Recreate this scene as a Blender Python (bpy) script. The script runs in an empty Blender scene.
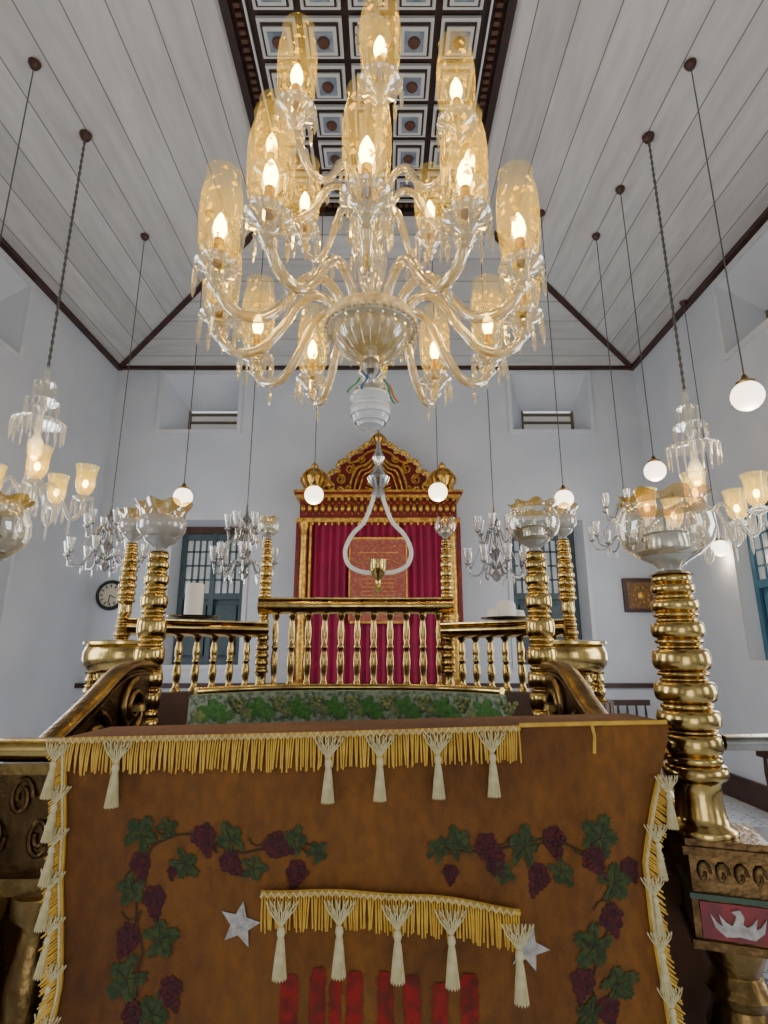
import bpy, math, random
from math import sin, cos, pi, tan, atan, radians
from mathutils import Vector, Matrix
random.seed(7)
EYE = 1.6                      # eye height; everything below is modelled relative to the eye, lifted at the end
F = 556.0; TH = radians(14.0)
def tv(v): return tan(TH + atan((512 - v) / F))
def at(u, v, y):
    z = tv(v) * y
    zc = y * cos(TH) + z * sin(TH)
    return Vector(((u - 384) / F * zc, y, z))
# room
CX = -0.13; HW = 4.08; WT = 4.34; PW = 1.17; PT = 5.13; PY = 5.6; BY = 8.0; NY = -3.0; FL = -EYE
def ceil_z(x, y):
    return min(PT, WT + (HW - abs(x - CX)) * (PT - WT) / (HW - PW), WT + (BY - y) * (PT - WT) / (BY - PY))
def hook(u, v):
    y = 1.0
    while y < 8:
        p = at(u, v, y)
        if p.z >= ceil_z(p.x, p.y): return p
        y += 0.01
    return p
# ------------------------------------------------------------------ materials
def newmat(name):
    m = bpy.data.materials.new(name); m.use_nodes = True
    nt = m.node_tree
    return m, nt, nt.nodes, nt.links
def pmat(name, col, rough=0.6, metal=0.0, col2=None, scale=8.0, bump=0.0, bscale=None, emit=None, estr=0.0, sheen=0.0, detail=4, coat=0.0, lo=0.35, hi=0.65):
    m, nt, N, L = newmat(name); b = N['Principled BSDF']
    b.inputs['Base Color'].default_value = (*col, 1); b.inputs['Roughness'].default_value = rough; b.inputs['Metallic'].default_value = metal
    if sheen: b.inputs['Sheen Weight'].default_value = sheen
    if coat: b.inputs['Coat Weight'].default_value = coat
    tc = N.new('ShaderNodeTexCoord')
    if col2 is not None:
        n = N.new('ShaderNodeTexNoise'); n.inputs['Scale'].default_value = scale; n.inputs['Detail'].default_value = detail
        L.new(tc.outputs['Object'], n.inputs['Vector'])
        r = N.new('ShaderNodeValToRGB'); r.color_ramp.elements[0].position = lo; r.color_ramp.elements[1].position = hi
        r.color_ramp.elements[0].color = (*col, 1); r.color_ramp.elements[1].color = (*col2, 1)
        L.new(n.outputs['Fac'], r.inputs['Fac']); L.new(r.outputs['Color'], b.inputs['Base Color'])
    if bump:
        n2 = N.new('ShaderNodeTexNoise'); n2.inputs['Scale'].default_value = bscale or scale * 4
        L.new(tc.outputs['Object'], n2.inputs['Vector'])
        bp = N.new('ShaderNodeBump'); bp.inputs['Strength'].default_value = bump; bp.inputs['Distance'].default_value = 0.01
        L.new(n2.outputs['Fac'], bp.inputs['Height']); L.new(bp.outputs['Normal'], b.inputs['Normal'])
    if emit:
        b.inputs['Emission Color'].default_value = (*emit, 1); b.inputs['Emission Strength'].default_value = estr
    return m
def plank_mat(name, axis, w):
    m, nt, N, L = newmat(name); b = N['Principled BSDF']; b.inputs['Roughness'].default_value = 0.36
    tc = N.new('ShaderNodeTexCoord'); sx = N.new('ShaderNodeSeparateXYZ'); L.new(tc.outputs['Object'], sx.inputs[0])
    d = N.new('ShaderNodeMath'); d.operation = 'DIVIDE'; d.inputs[1].default_value = w; L.new(sx.outputs[axis], d.inputs[0])
    fr = N.new('ShaderNodeMath'); fr.operation = 'FRACT'; L.new(d.outputs[0], fr.inputs[0])
    fl = N.new('ShaderNodeMath'); fl.operation = 'FLOOR'; L.new(d.outputs[0], fl.inputs[0])
    wn = N.new('ShaderNodeTexWhiteNoise'); wn.noise_dimensions = '1D'; L.new(fl.outputs[0], wn.inputs['W'])
    gap = N.new('ShaderNodeMath'); gap.operation = 'LESS_THAN'; gap.inputs[1].default_value = 0.032; L.new(fr.outputs[0], gap.inputs[0])
    r = N.new('ShaderNodeValToRGB'); r.color_ramp.elements[0].color = (0.58, 0.575, 0.565, 1); r.color_ramp.elements[1].color = (0.72, 0.715, 0.70, 1)
    L.new(wn.outputs['Value'], r.inputs['Fac'])
    mp = N.new('ShaderNodeMapping'); mp.inputs['Scale'].default_value = (6, .8, 1) if axis == 0 else (.8, 6, 1); L.new(tc.outputs['Object'], mp.inputs[0])
    no = N.new('ShaderNodeTexNoise'); no.inputs['Scale'].default_value = 2.0; no.inputs['Detail'].default_value = 6; L.new(mp.outputs[0], no.inputs['Vector'])
    m0 = N.new('ShaderNodeMix'); m0.data_type = 'RGBA'; m0.blend_type = 'MULTIPLY'; m0.inputs[0].default_value = 0.42
    L.new(r.outputs['Color'], m0.inputs[6]); L.new(no.outputs['Fac'], m0.inputs[7])
    m2 = N.new('ShaderNodeMix'); m2.data_type = 'RGBA'; m2.inputs[7].default_value = (0.16, 0.145, 0.13, 1)
    L.new(gap.outputs[0], m2.inputs[0]); L.new(m0.outputs[2], m2.inputs[6]); L.new(m2.outputs[2], b.inputs['Base Color'])
    return m
def glass_mat(name, tint=(0.95, 0.95, 0.93), dif=(0.85, 0.85, 0.82), opac=0.2, gloss=0.35, rough=0.05, emit=None, estr=0.0, pattern=None, pcol=None, pscale=14, pth=0.33):
    m, nt, N, L = newmat(name); N.remove(N['Principled BSDF']); out = N['Material Output']
    tr = N.new('ShaderNodeBsdfTransparent'); tr.inputs[0].default_value = (*tint, 1)
    tl = N.new('ShaderNodeBsdfTranslucent'); tl.inputs[0].default_value = (*dif, 1)
    df = N.new('ShaderNodeBsdfDiffuse'); df.inputs[0].default_value = (*dif, 1)
    gl = N.new('ShaderNodeBsdfGlossy'); gl.inputs['Roughness'].default_value = rough; gl.inputs[0].default_value = (1, 1, 0.97, 1)
    a = N.new('ShaderNodeMixShader'); a.inputs[0].default_value = 0.5; L.new(tl.outputs[0], a.inputs[1]); L.new(df.outputs[0], a.inputs[2])
    body = a.outputs[0]
    if emit:
        e = N.new('ShaderNodeEmission'); e.inputs[0].default_value = (*emit, 1); e.inputs[1].default_value = estr
        ad = N.new('ShaderNodeAddShader'); L.new(body, ad.inputs[0]); L.new(e.outputs[0], ad.inputs[1]); body = ad.outputs[0]
    mx = N.new('ShaderNodeMixShader'); mx.inputs[0].default_value = opac; L.new(tr.outputs[0], mx.inputs[1]); L.new(body, mx.inputs[2])
    last = mx.outputs[0]
    if pattern:
        tc = N.new('ShaderNodeTexCoord'); vo = N.new('ShaderNodeTexVoronoi'); vo.inputs['Scale'].default_value = pscale; vo.inputs['Randomness'].default_value = 0.5
        L.new(tc.outputs['Object'], vo.inputs['Vector'])
        nz = N.new('ShaderNodeTexVoronoi'); nz.inputs['Scale'].default_value = pscale * 3.2; L.new(tc.outputs['Object'], nz.inputs['Vector'])
        ma = N.new('ShaderNodeMath'); ma.operation = 'MULTIPLY_ADD'; ma.inputs[1].default_value = 0.45; L.new(nz.outputs['Distance'], ma.inputs[0]); L.new(vo.outputs['Distance'], ma.inputs[2])
        lt = N.new('ShaderNodeMath'); lt.operation = 'LESS_THAN'; lt.inputs[1].default_value = pth; L.new(ma.outputs[0], lt.inputs[0])
        ga = N.new('ShaderNodeMath'); ga.operation = 'MULTIPLY'; ga.inputs[1].default_value = 0.92; L.new(lt.outputs[0], ga.inputs[0])
        t2 = N.new('ShaderNodeBsdfTranslucent'); t2.inputs[0].default_value = (pcol[0] * .25, pcol[1] * .25, pcol[2] * .25, 1)
        e2 = N.new('ShaderNodeEmission'); e2.inputs[0].default_value = (*pcol, 1); e2.inputs[1].default_value = pattern
        a2 = N.new('ShaderNodeAddShader'); L.new(t2.outputs[0], a2.inputs[0]); L.new(e2.outputs[0], a2.inputs[1])
        m3 = N.new('ShaderNodeMixShader'); L.new(ga.outputs[0], m3.inputs[0]); L.new(last, m3.inputs[1]); L.new(a2.outputs[0], m3.inputs[2]); last = m3.outputs[0]
    lw = N.new('ShaderNodeLayerWeight'); lw.inputs[0].default_value = 0.45
    sc = N.new('ShaderNodeMath'); sc.operation = 'MULTIPLY'; sc.inputs[1].default_value = gloss * 1.6; L.new(lw.outputs['Facing'], sc.inputs[0])
    ad3 = N.new('ShaderNodeMath'); ad3.operation = 'ADD'; ad3.use_clamp = True; ad3.inputs[1].default_value = gloss * 0.25; L.new(sc.outputs[0], ad3.inputs[0])
    fm = N.new('ShaderNodeMixShader'); L.new(ad3.outputs[0], fm.inputs[0]); L.new(last, fm.inputs[1]); L.new(gl.outputs[0], fm.inputs[2])
    L.new(fm.outputs[0], out.inputs[0]); return m
def tile_mat():
    m, nt, N, L = newmat('porcelain_tile'); b = N['Principled BSDF']; b.inputs['Roughness'].default_value = 0.2
    tc = N.new('ShaderNodeTexCoord'); br = N.new('ShaderNodeTexBrick'); br.offset = 0; br.inputs['Scale'].default_value = 3.3
    br.inputs['Brick Width'].default_value = 1; br.inputs['Row Height'].default_value = 1; br.inputs['Mortar Size'].default_value = 0.02
    br.inputs['Color1'].default_value = (0.70, 0.73, 0.78, 1); br.inputs['Color2'].default_value = (0.60, 0.65, 0.72, 1); br.inputs['Mortar'].default_value = (0.3, 0.33, 0.4, 1)
    L.new(tc.outputs['Object'], br.inputs['Vector'])
    vo = N.new('ShaderNodeTexVoronoi'); vo.inputs['Scale'].default_value = 13.2; vo.inputs['Randomness'].default_value = 0.3; L.new(tc.outputs['Object'], vo.inputs['Vector'])
    lt = N.new('ShaderNodeMath'); lt.operation = 'LESS_THAN'; lt.inputs[1].default_value = 0.24; L.new(vo.outputs['Distance'], lt.inputs[0])
    mx = N.new('ShaderNodeMix'); mx.data_type = 'RGBA'; mx.inputs[7].default_value = (0.10, 0.2, 0.45, 1); L.new(lt.outputs[0], mx.inputs[0]); L.new(br.outputs['Color'], mx.inputs[6])
    L.new(mx.outputs[2], b.inputs['Base Color']); return m
def velvet_mat():
    m, nt, N, L = newmat('brown_velvet'); b = N['Principled BSDF']; b.inputs['Roughness'].default_value = 0.85
    tc = N.new('ShaderNodeTexCoord')
    mp = N.new('ShaderNodeMapping'); mp.inputs['Scale'].default_value = (1.0, 1.0, .55); L.new(tc.outputs['Object'], mp.inputs[0])
    n1 = N.new('ShaderNodeTexNoise'); n1.inputs['Scale'].default_value = 3.6; n1.inputs['Detail'].default_value = 7; n1.inputs['Distortion'].default_value = .5; L.new(mp.outputs[0], n1.inputs['Vector'])
    n2 = N.new('ShaderNodeTexNoise'); n2.inputs['Scale'].default_value = 55; n2.inputs['Detail'].default_value = 5; L.new(mp.outputs[0], n2.inputs['Vector'])
    r = N.new('ShaderNodeValToRGB'); e = r.color_ramp.elements; e[0].position = .30; e[0].color = (0.098, 0.030, 0.003, 1); e[1].position = .70; e[1].color = (0.245, 0.088, 0.007, 1)
    L.new(n1.outputs['Fac'], r.inputs['Fac'])
    r2 = N.new('ShaderNodeValToRGB'); r2.color_ramp.elements[0].position = .35; r2.color_ramp.elements[0].color = (.78, .78, .78, 1); r2.color_ramp.elements[1].position = .65; r2.color_ramp.elements[1].color = (1.1, 1.1, 1.1, 1); L.new(n2.outputs['Fac'], r2.inputs['Fac'])
    mx = N.new('ShaderNodeMix'); mx.data_type = 'RGBA'; mx.blend_type = 'MULTIPLY'; mx.inputs[0].default_value = 1; L.new(r.outputs['Color'], mx.inputs[6]); L.new(r2.outputs['Color'], mx.inputs[7]); L.new(mx.outputs[2], b.inputs['Base Color'])
    n3 = N.new('ShaderNodeTexNoise'); n3.inputs['Scale'].default_value = 110; L.new(tc.outputs['Object'], n3.inputs['Vector'])
    bp = N.new('ShaderNodeBump'); bp.inputs['Strength'].default_value = .3; bp.inputs['Distance'].default_value = .01; L.new(n3.outputs['Fac'], bp.inputs['Height']); L.new(bp.outputs['Normal'], b.inputs['Normal'])
    return m
M_WALL = pmat('painted_plaster', (0.57, 0.605, 0.67), 0.75, col2=(0.64, 0.67, 0.725), scale=1.5, bump=0.15, bscale=20)
M_PX = plank_mat('planks_along_depth', 0, 0.31); M_PY = plank_mat('planks_across', 1, 0.31)
M_DW = pmat('dark_wood', (0.035, 0.012, 0.008), 0.4, col2=(0.065, 0.022, 0.013), scale=6)
M_WOOD = pmat('brown_wood', (0.11, 0.048, 0.018), 0.4, col2=(0.06, 0.022, 0.009), scale=5)
M_BRASS = pmat('polished_brass', (0.62, 0.43, 0.14), 0.18, 1.0, col2=(0.26, 0.165, 0.055), scale=20, bump=0.08, bscale=40, lo=.45, hi=.74, detail=7)
M_BRASSD = pmat('aged_brass', (0.32, 0.205, 0.065), 0.3, 1.0, col2=(0.14, 0.08, 0.028), scale=12, bump=0.3, bscale=45)
M_BRONZE = pmat('dark_worn_bronze', (0.14, 0.08, 0.027), 0.3, .9, col2=(0.06, 0.03, 0.011), scale=12, bump=0.3, bscale=45)
M_GOLD = pmat('gold_leaf', (0.82, 0.50, 0.10), 0.3, 0.8, col2=(0.42, 0.21, 0.04), scale=20, bump=0.5, bscale=60)
M_RED = pmat('red_lacquer', (0.22, 0.008, 0.008), 0.35, col2=(0.12, 0.006, 0.006), scale=10)
M_RED2 = pmat('bright_red_paint', (0.30, 0.012, 0.012), 0.4, col2=(0.16, 0.01, 0.01), scale=30)
M_GTRIM = pmat('green_paint', (0.03, 0.07, 0.03), 0.4)
M_CURT = pmat('crimson_curtain', (0.34, 0.0, 0.058), 0.7, col2=(0.25, 0.0, 0.042), scale=4, sheen=0.1)
M_SAL = pmat('dim_red_brocade', (0.34, 0.065, 0.05), 0.6, col2=(0.36, 0.14, 0.08), scale=26, detail=2, lo=0.5, hi=0.6)
M_VEL = velvet_mat()
M_FRI = pmat('gold_thread', (0.78, 0.47, 0.05), 0.5, col2=(0.60, 0.32, 0.025), scale=40)
M_CRM = pmat('cream_thread', (0.70, 0.60, 0.32), 0.6, col2=(0.54, 0.45, 0.20), scale=60)
M_SLV = pmat('silver_thread', (0.56, 0.51, 0.44), 0.55, 0.1, col2=(0.34, 0.30, 0.25), scale=80)
M_LEAF = pmat('green_embroidery', (0.018, 0.038, 0.003), 0.75, col2=(0.050, 0.064, 0.007), scale=90, lo=.45, hi=.6)
M_LEAF2 = pmat('bright_green_embroidery', (0.03, 0.13, 0.015), 0.75, col2=(0.09, 0.22, 0.035), scale=90)
M_GRAPE = pmat('maroon_embroidery', (0.042, 0.001, 0.002), 0.75, col2=(0.080, 0.003, 0.004), scale=90, lo=.45, hi=.6)
M_STEM = pmat('brown_embroidery', (0.05, 0.022, 0.004), 0.8)
M_REDT = pmat('red_embroidery', (0.28, 0.007, 0.002), 0.85, col2=(0.12, 0.012, 0.002), scale=45, lo=.4, hi=.62, detail=7)
M_PALE = pmat('pale_figured_brocade', (0.30, 0.34, 0.20), 0.6, col2=(0.07, 0.11, 0.05), scale=70, lo=.42, hi=.62)
M_TEAL = pmat('teal_paint', (0.040, 0.070, 0.085), 0.5, col2=(0.06, 0.095, 0.11), scale=6)
M_BLUE = pmat('blue_paint', (0.04, 0.13, 0.21), 0.5, col2=(0.06, 0.17, 0.26), scale=6)
M_PANE = pmat('daylit_window_glass', (0.28, 0.31, 0.31), 0.1, col2=(0.42, 0.44, 0.42), scale=5, emit=(.88, .93, .95), estr=.16)  # emission in the pane stands in for daylight outside
M_VENT = pmat('daylit_vent', (0.3, 0.3, 0.3), 0.6, emit=(.95, .93, .85), estr=.2)  # vent backing given its own glow in place of daylight behind it
M_LOUV = pmat('louvre_wood', (0.16, 0.13, 0.09), 0.6)
M_WHITE = pmat('white_paint', (0.68, 0.69, 0.72), 0.6, col2=(0.62, 0.63, 0.67), scale=5)
M_WAX = pmat('candle_wax', (0.85, 0.83, 0.76), 0.5)
M_OPAL = pmat('opal_glass', (0.74, 0.74, 0.70), 0.2, coat=0.5)
M_SIL = pmat('silver_metal', (0.75, 0.74, 0.72), 0.22, 1.0, col2=(0.55, 0.54, 0.5), scale=20)
M_STEEL = pmat('worn_steel', (0.50, 0.48, 0.43), 0.25, 1.0, col2=(0.35, 0.31, 0.25), scale=20)
M_DSIL = pmat('tarnished_silver', (0.46, 0.45, 0.43), 0.25, 0.8, col2=(0.26, 0.25, 0.24), scale=20)
M_CHAIN = pmat('grey_iron', (0.14, 0.125, 0.11), 0.5, 0.5)
M_TILE = tile_mat()
M_CWHITE = pmat('coffer_white', (0.58, 0.58, 0.55), 0.5)
M_CBLUE = pmat('coffer_blue', (0.12, 0.16, 0.22), 0.5, col2=(0.26, 0.30, 0.35), scale=9)
M_CRED = pmat('coffer_maroon', (0.035, 0.011, 0.007), 0.5, col2=(0.018, 0.010, 0.008), scale=12)
M_CRED2 = pmat('coffer_rust', (0.09, 0.035, 0.018), 0.5)
M_BULB = pmat('lit_filament', (1, 0.8, 0.4), 0.5, emit=(1.0, 0.68, 0.20), estr=32)
M_GLOBE = pmat('lit_globe', (1, 0.95, 0.85), 0.3, emit=(1.0, 0.84, 0.58), estr=4.0)
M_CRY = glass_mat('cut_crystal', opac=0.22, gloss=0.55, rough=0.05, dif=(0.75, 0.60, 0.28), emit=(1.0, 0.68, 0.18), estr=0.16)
M_CRYC = glass_mat('clear_crystal', opac=0.32, gloss=0.5, rough=0.1, dif=(0.8, 0.74, 0.60))
M_SHADE = glass_mat('etched_hurricane_glass', tint=(1.0, 0.96, 0.76), dif=(0.80, 0.58, 0.12), opac=0.09, gloss=0.10, rough=0.06, emit=(1.0, 0.68, 0.06), estr=0.75, pattern=1.15, pcol=(1.0, 0.57, 0.01), pscale=21, pth=0.47)
M_TULIP = glass_mat('amber_lit_glass', tint=(1.0, 0.92, 0.58), dif=(0.85, 0.60, 0.12), opac=0.36, gloss=0.2, emit=(1.0, 0.68, 0.08), estr=1.0)
M_BOWL = glass_mat('clear_bowl_glass', tint=(0.95, 0.91, 0.80), dif=(0.7, 0.60, 0.42), opac=0.07, gloss=0.32, rough=0.03)
M_AMBER = glass_mat('amber_rim_glass', tint=(0.85, 0.58, 0.20), dif=(0.60, 0.38, 0.06), opac=0.5, gloss=0.4, rough=0.06)
M_FROST = glass_mat('frosted_glass', tint=(0.9, 0.9, 0.88), dif=(0.60, 0.58, 0.52), opac=0.8, gloss=0.3, rough=0.12)
M_DARK = pmat('black_void', (0.02, 0.02, 0.022), 0.8)
M_FACE = pmat('clock_dial', (0.60, 0.54, 0.42), 0.6)
# ------------------------------------------------------------------ mesh builder
def catmull(pts, n=6):
    P = [Vector(p) for p in pts]; out = []
    for i in range(len(P) - 1):
        a = P[i - 1] if i else P[0] * 2 - P[1]; b = P[i]; c = P[i + 1]; d = P[i + 2] if i + 2 < len(P) else P[-1] * 2 - P[-2]
        for k in range(n):
            t = k / n
            out.append(0.5 * ((2 * b) + (c - a) * t + (2 * a - 5 * b + 4 * c - d) * t * t + (3 * b - a - 3 * c + d) * t ** 3))
    out.append(P[-1]); return out
class MB:
    def __init__(s): s.v = []; s.f = []; s.m = []
    def add(s, vs, fs, mi=0):
        o = len(s.v); s.v += [tuple(p) for p in vs]; s.f += [tuple(i + o for i in f) for f in fs]; s.m += [mi] * len(fs); return s
    def box(s, x0, x1, y0, y1, z0, z1, mi=0):
        v = [(x, y, z) for z in (z0, z1) for y in (y0, y1) for x in (x0, x1)]
        return s.add(v, [(0, 2, 3, 1), (4, 5, 7, 6), (0, 1, 5, 4), (2, 6, 7, 3), (0, 4, 6, 2), (1, 3, 7, 5)], mi)
    def lathe(s, prof, c=(0, 0, 0), seg=20, mi=0, ruf=None, axis='z'):
        v = []; f = []; n = len(prof)
        for i, (r, z) in enumerate(prof):
            for k in range(seg):
                a = 2 * pi * k / seg; rr = r
                if ruf: rr = r * (1 + ruf[0] * max(0, (i / (n - 1) - ruf[2]) / (1 - ruf[2])) * cos(ruf[1] * a)); 
                p = (rr * cos(a), rr * sin(a), z + (ruf[3] * max(0, (i / (n - 1) - ruf[2]) / (1 - ruf[2])) * cos(ruf[1] * a + 1) if ruf else 0))
                if axis == 'y': p = (p[0], -p[2], p[1])
                v.append((c[0] + p[0], c[1] + p[1], c[2] + p[2]))
        for i in range(n - 1):
            for k in range(seg):
                k2 = (k + 1) % seg
                f.append((i * seg + k, i * seg + k2, (i + 1) * seg + k2, (i + 1) * seg + k))
        if prof[0][0] > 1e-4 and not ruf: f.append(tuple(range(seg - 1, -1, -1)))
        if prof[-1][0] > 1e-4 and not ruf and prof[-1][0] < 900: 
            if not getattr(s, 'opentop', False): f.append(tuple((n - 1) * seg + k for k in range(seg)))
        return s.add(v, f, mi)
    def tube(s, pts, r, seg=8, mi=0, rh=None, twist=0):
        P = [Vector(p) for p in pts]; n = len(P); v = []; f = []
        t0 = (P[1] - P[0]).normalized(); up = Vector((0, 0, 1))
        if abs(t0.dot(up)) > 0.95: up = Vector((0, 1, 0)) if abs(t0.y) < .9 else Vector((1, 0, 0))
        nrm = (up - t0 * up.dot(t0)).normalized(); pt = t0
        for i in range(n):
            t = (P[min(i + 1, n - 1)] - P[max(i - 1, 0)]).normalized()
            q = pt.rotation_difference(t); nrm = (q @ nrm); nrm = (nrm - t * nrm.dot(t)).normalized(); pt = t
            b = t.cross(nrm); rr = r[i] if isinstance(r, (list, tuple)) else r; r2 = rh if rh else rr
            for k in range(seg):
                a = 2 * pi * k / seg + twist * i + pi / seg
                v.append(P[i] + b * (rr * cos(a)) + nrm * (r2 * sin(a)))
        for i in range(n - 1):
            for k in range(seg):
                k2 = (k + 1) % seg; f.append((i * seg + k, i * seg + k2, (i + 1) * seg + k2, (i + 1) * seg + k))
        f.append(tuple(range(seg - 1, -1, -1))); f.append(tuple((n - 1) * seg + k for k in range(seg)))
        return s.add(v, f, mi)
    def sph(s, c, r, seg=12, mi=0, sz=1.0):
        h = seg // 2; prof = [(r * sin(pi * i / h), -r * sz * cos(pi * i / h)) for i in range(h + 1)]
        return s.lathe(prof, c, seg, mi)
    def prism(s, pts, a, b, axis='y', mi=0):
        def mk(p, t):
            return (p[0], t, p[1]) if axis == 'y' else ((t, p[0], p[1]) if axis == 'x' else (p[0], p[1], t))
        n = len(pts); v = [mk(p, a) for p in pts] + [mk(p, b) for p in pts]
        f = [tuple(range(n)), tuple(range(2 * n - 1, n - 1, -1))] + [(i, i + n, (i + 1) % n + n, (i + 1) % n) for i in range(n)]
        return s.add(v, f, mi)
    def mesh(s, name, mats, ang=45):
        me = bpy.data.meshes.new(name); me.from_pydata(s.v, [], s.f)
        for m in (mats if isinstance(mats, (list, tuple)) else [mats]): me.materials.append(m)
        for p, mi in zip(me.polygons, s.m): p.material_index = mi; p.use_smooth = True
        me.update(); me.set_sharp_from_angle(angle=radians(ang)); return me
COL = bpy.context.scene.collection
def obj(name, me, parent=None, loc=(0, 0, 0), rot=(0, 0, 0), sc=(1, 1, 1), **kw):
    o = bpy.data.objects.new(name, me); o.location = loc; o.rotation_euler = rot; o.scale = sc
    if parent: o.parent = parent
    for k, v in kw.items(): o[k] = v
    COL.objects.link(o); return o
def thing(name, label, cat, loc, group=None):
    o = bpy.data.objects.new(name, None); o.empty_display_size = 0.1; o.location = loc; o['label'] = label; o['category'] = cat
    if group: o['group'] = group
    COL.objects.link(o); return o
def lamp(parent, loc, w, col=(1, 0.72, 0.34), rad=0.03):
    l = bpy.data.lights.new('bulb_light', 'POINT'); l.energy = w; l.color = col; l.shadow_soft_size = rad
    o = bpy.data.objects.new('bulb_light', l); o.location = loc; o.parent = parent; COL.objects.link(o)
# ------------------------------------------------------------------ room shell
def holed(u0, u1, w0, w1, holes, mk):
    us = sorted({u0, u1, *[h[0] for h in holes], *[h[1] for h in holes]}); ws = sorted({w0, w1, *[h[2] for h in holes], *[h[3] for h in holes]})
    b = MB()
    for i in range(len(us) - 1):
        for j in range(len(ws) - 1):
            cu = (us[i] + us[i + 1]) / 2; cw = (ws[j] + ws[j + 1]) / 2
            if any(h[0] < cu < h[1] and h[2] < cw < h[3] for h in holes): continue
            b.add([mk(us[i], ws[j]), mk(us[i + 1], ws[j]), mk(us[i + 1], ws[j + 1]), mk(us[i], ws[j + 1])], [(0, 1, 2, 3)])
    return b
XL = CX - HW; XR = CX + HW
def bw(u, v): p = at(u, v, BY); return p.x, p.z
uw = []
for (a, b_) in ((163, 239), (511, 588)):
    x0, _ = bw(a, 400); x1, _ = bw(b_, 400); uw.append((x0, x1, bw(0, 430)[1], bw(0, 375)[1]))
lw = []
for (a, b_) in ((168, 243), (513, 588)):
    x0, _ = bw(a, 590); x1, _ = bw(b_, 590); lw.append((x0, x1, bw(0, 665)[1], bw(0, 520)[1]))
S = dict(kind='structure')
obj('wall_back', holed(XL, XR, FL, WT, uw + lw, lambda a, c: (a, BY, c)).mesh('wall_back', M_WALL), **S)
sideU = (4.5, 5.75, 3.3, 4.2); sideL = (4.9, 6.2, -0.1, 1.6)
sideN = [(1.2, 2.6, -.6, 1.6), (-1.8, -.4, -.6, 1.6)]
frontH = [(-1.0, .75, FL, .7), (-3.3, -2.1, -.6, 1.3), (1.8, 3.0, -.6, 1.3)]
obj('wall_left', holed(NY, BY, FL, WT, [sideU, sideL] + sideN, lambda a, c: (XL, a, c)).mesh('wall_left', M_WALL), **S)
obj('wall_right', holed(NY, BY, FL, WT, [sideU, sideL] + sideN, lambda a, c: (XR, a, c)).mesh('wall_right', M_WALL), **S)
obj('wall_front', holed(XL, XR, FL, PT, frontH, lambda a, c: (a, NY, c)).mesh('wall_front', M_WALL), **S)
obj('floor', MB().box(XL, XR, NY, BY, FL - 0.1, FL).mesh('floor', M_TILE), **S)
# ceiling
b = MB()
b.add([(XL, NY, WT), (XL, BY, WT), (CX - PW, PY, PT), (CX - PW, NY, PT)], [(0, 1, 2, 3)], 0)
b.add([(XR, NY, WT), (XR, BY, WT), (CX + PW, PY, PT), (CX + PW, NY, PT)], [(0, 1, 2, 3)], 0)
b.add([(XL, BY, WT), (XR, BY, WT), (CX + PW, PY, PT), (CX - PW, PY, PT)], [(0, 1, 2, 3)], 1)
b.add([(CX - PW, NY, PT + .01), (CX + PW, NY, PT + .01), (CX + PW, PY, PT + .01), (CX - PW, PY, PT + .01)], [(0, 1, 2, 3)], 2)
x0 = CX - PW + 0.20; x1 = CX + PW - 0.20; nc = 5; cw = (x1 - x0) / nc
nr = 17
for i in range(nc):
    for j in range(nr):
        cx = x0 + (i + .5) * cw; cy = PY - 0.20 - (j + .5) * cw; h = cw * 0.42
        if cy < NY + .3: continue
        z = PT
        b.box(cx - h, cx + h, cy - h, cy + h, z - 0.03, z, 3)
        b.box(cx - h * .82, cx + h * .82, cy - h * .82, cy + h * .82, z - 0.045, z - .03, 2)
        b.box(cx - h * .70, cx + h * .70, cy - h * .70, cy + h * .70, z - 0.06, z - .045, 3)
        b.box(cx - h * .50, cx + h * .50, cy - h * .50, cy + h * .50, z - 0.07, z - .06, 4)
        b.lathe([(0.001, -.10), (.045, -.09), (.055, -.07)], (cx, cy, z), 12, 5)
obj('ceiling', b.mesh('ceiling', [M_PX, M_PY, M_CRED, M_CWHITE, M_CBLUE, M_CRED2]), **S)
def beam(p, q, w, h, name):
    obj(name, MB().tube([p, q], w, 4, rh=h).mesh(name, M_DW), **S)
beam((XL + .03, NY, WT), (XL + .03, BY, WT), .055, .055, 'trim_1'); beam((XR - .03, NY, WT), (XR - .03, BY, WT), .055, .055, 'trim_2')
beam((XL, BY - .03, WT), (XR, BY - .03, WT), .04, .04, 'trim_3')
beam((XL, BY, WT), (CX - PW, PY, PT - .01), .05, .045, 'trim_4'); beam((XR, BY, WT), (CX + PW, PY, PT - .01), .05, .045, 'trim_5')
b = MB()
for xx in (CX - PW, CX + PW):
    b.tube([(xx, NY, PT - .02), (xx, PY, PT - .02)], .05, 4, rh=.05)
    s = 1 if xx < CX else -1
    for k in range(120):
        y = PY - .12 - k * .07; b.box(min(xx + s * .07, xx + s * .12), max(xx + s * .07, xx + s * .12), y, y + .035, PT - .03, PT, 1)
b.tube([(CX - PW, PY, PT - .02), (CX + PW, PY, PT - .02)], .05, 4, rh=.05)
for k in range(32):
    x = CX - PW + .08 + k * .07; b.box(x, x + .035, PY - .12, PY - .07, PT - .03, PT, 1)
for xx in (CX - PW + .16, CX + PW - .16): b.box(xx - .008, xx + .008, NY, PY - .16, PT - .03, PT, 2)
b.box(CX - PW + .16, CX + PW - .16, PY - .168, PY - .152, PT - .03, PT, 2)
obj('trim_6', b.mesh('trim_6', [M_CRED, M_CRED2, M_CWHITE]), **S)
wn = 1
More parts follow.
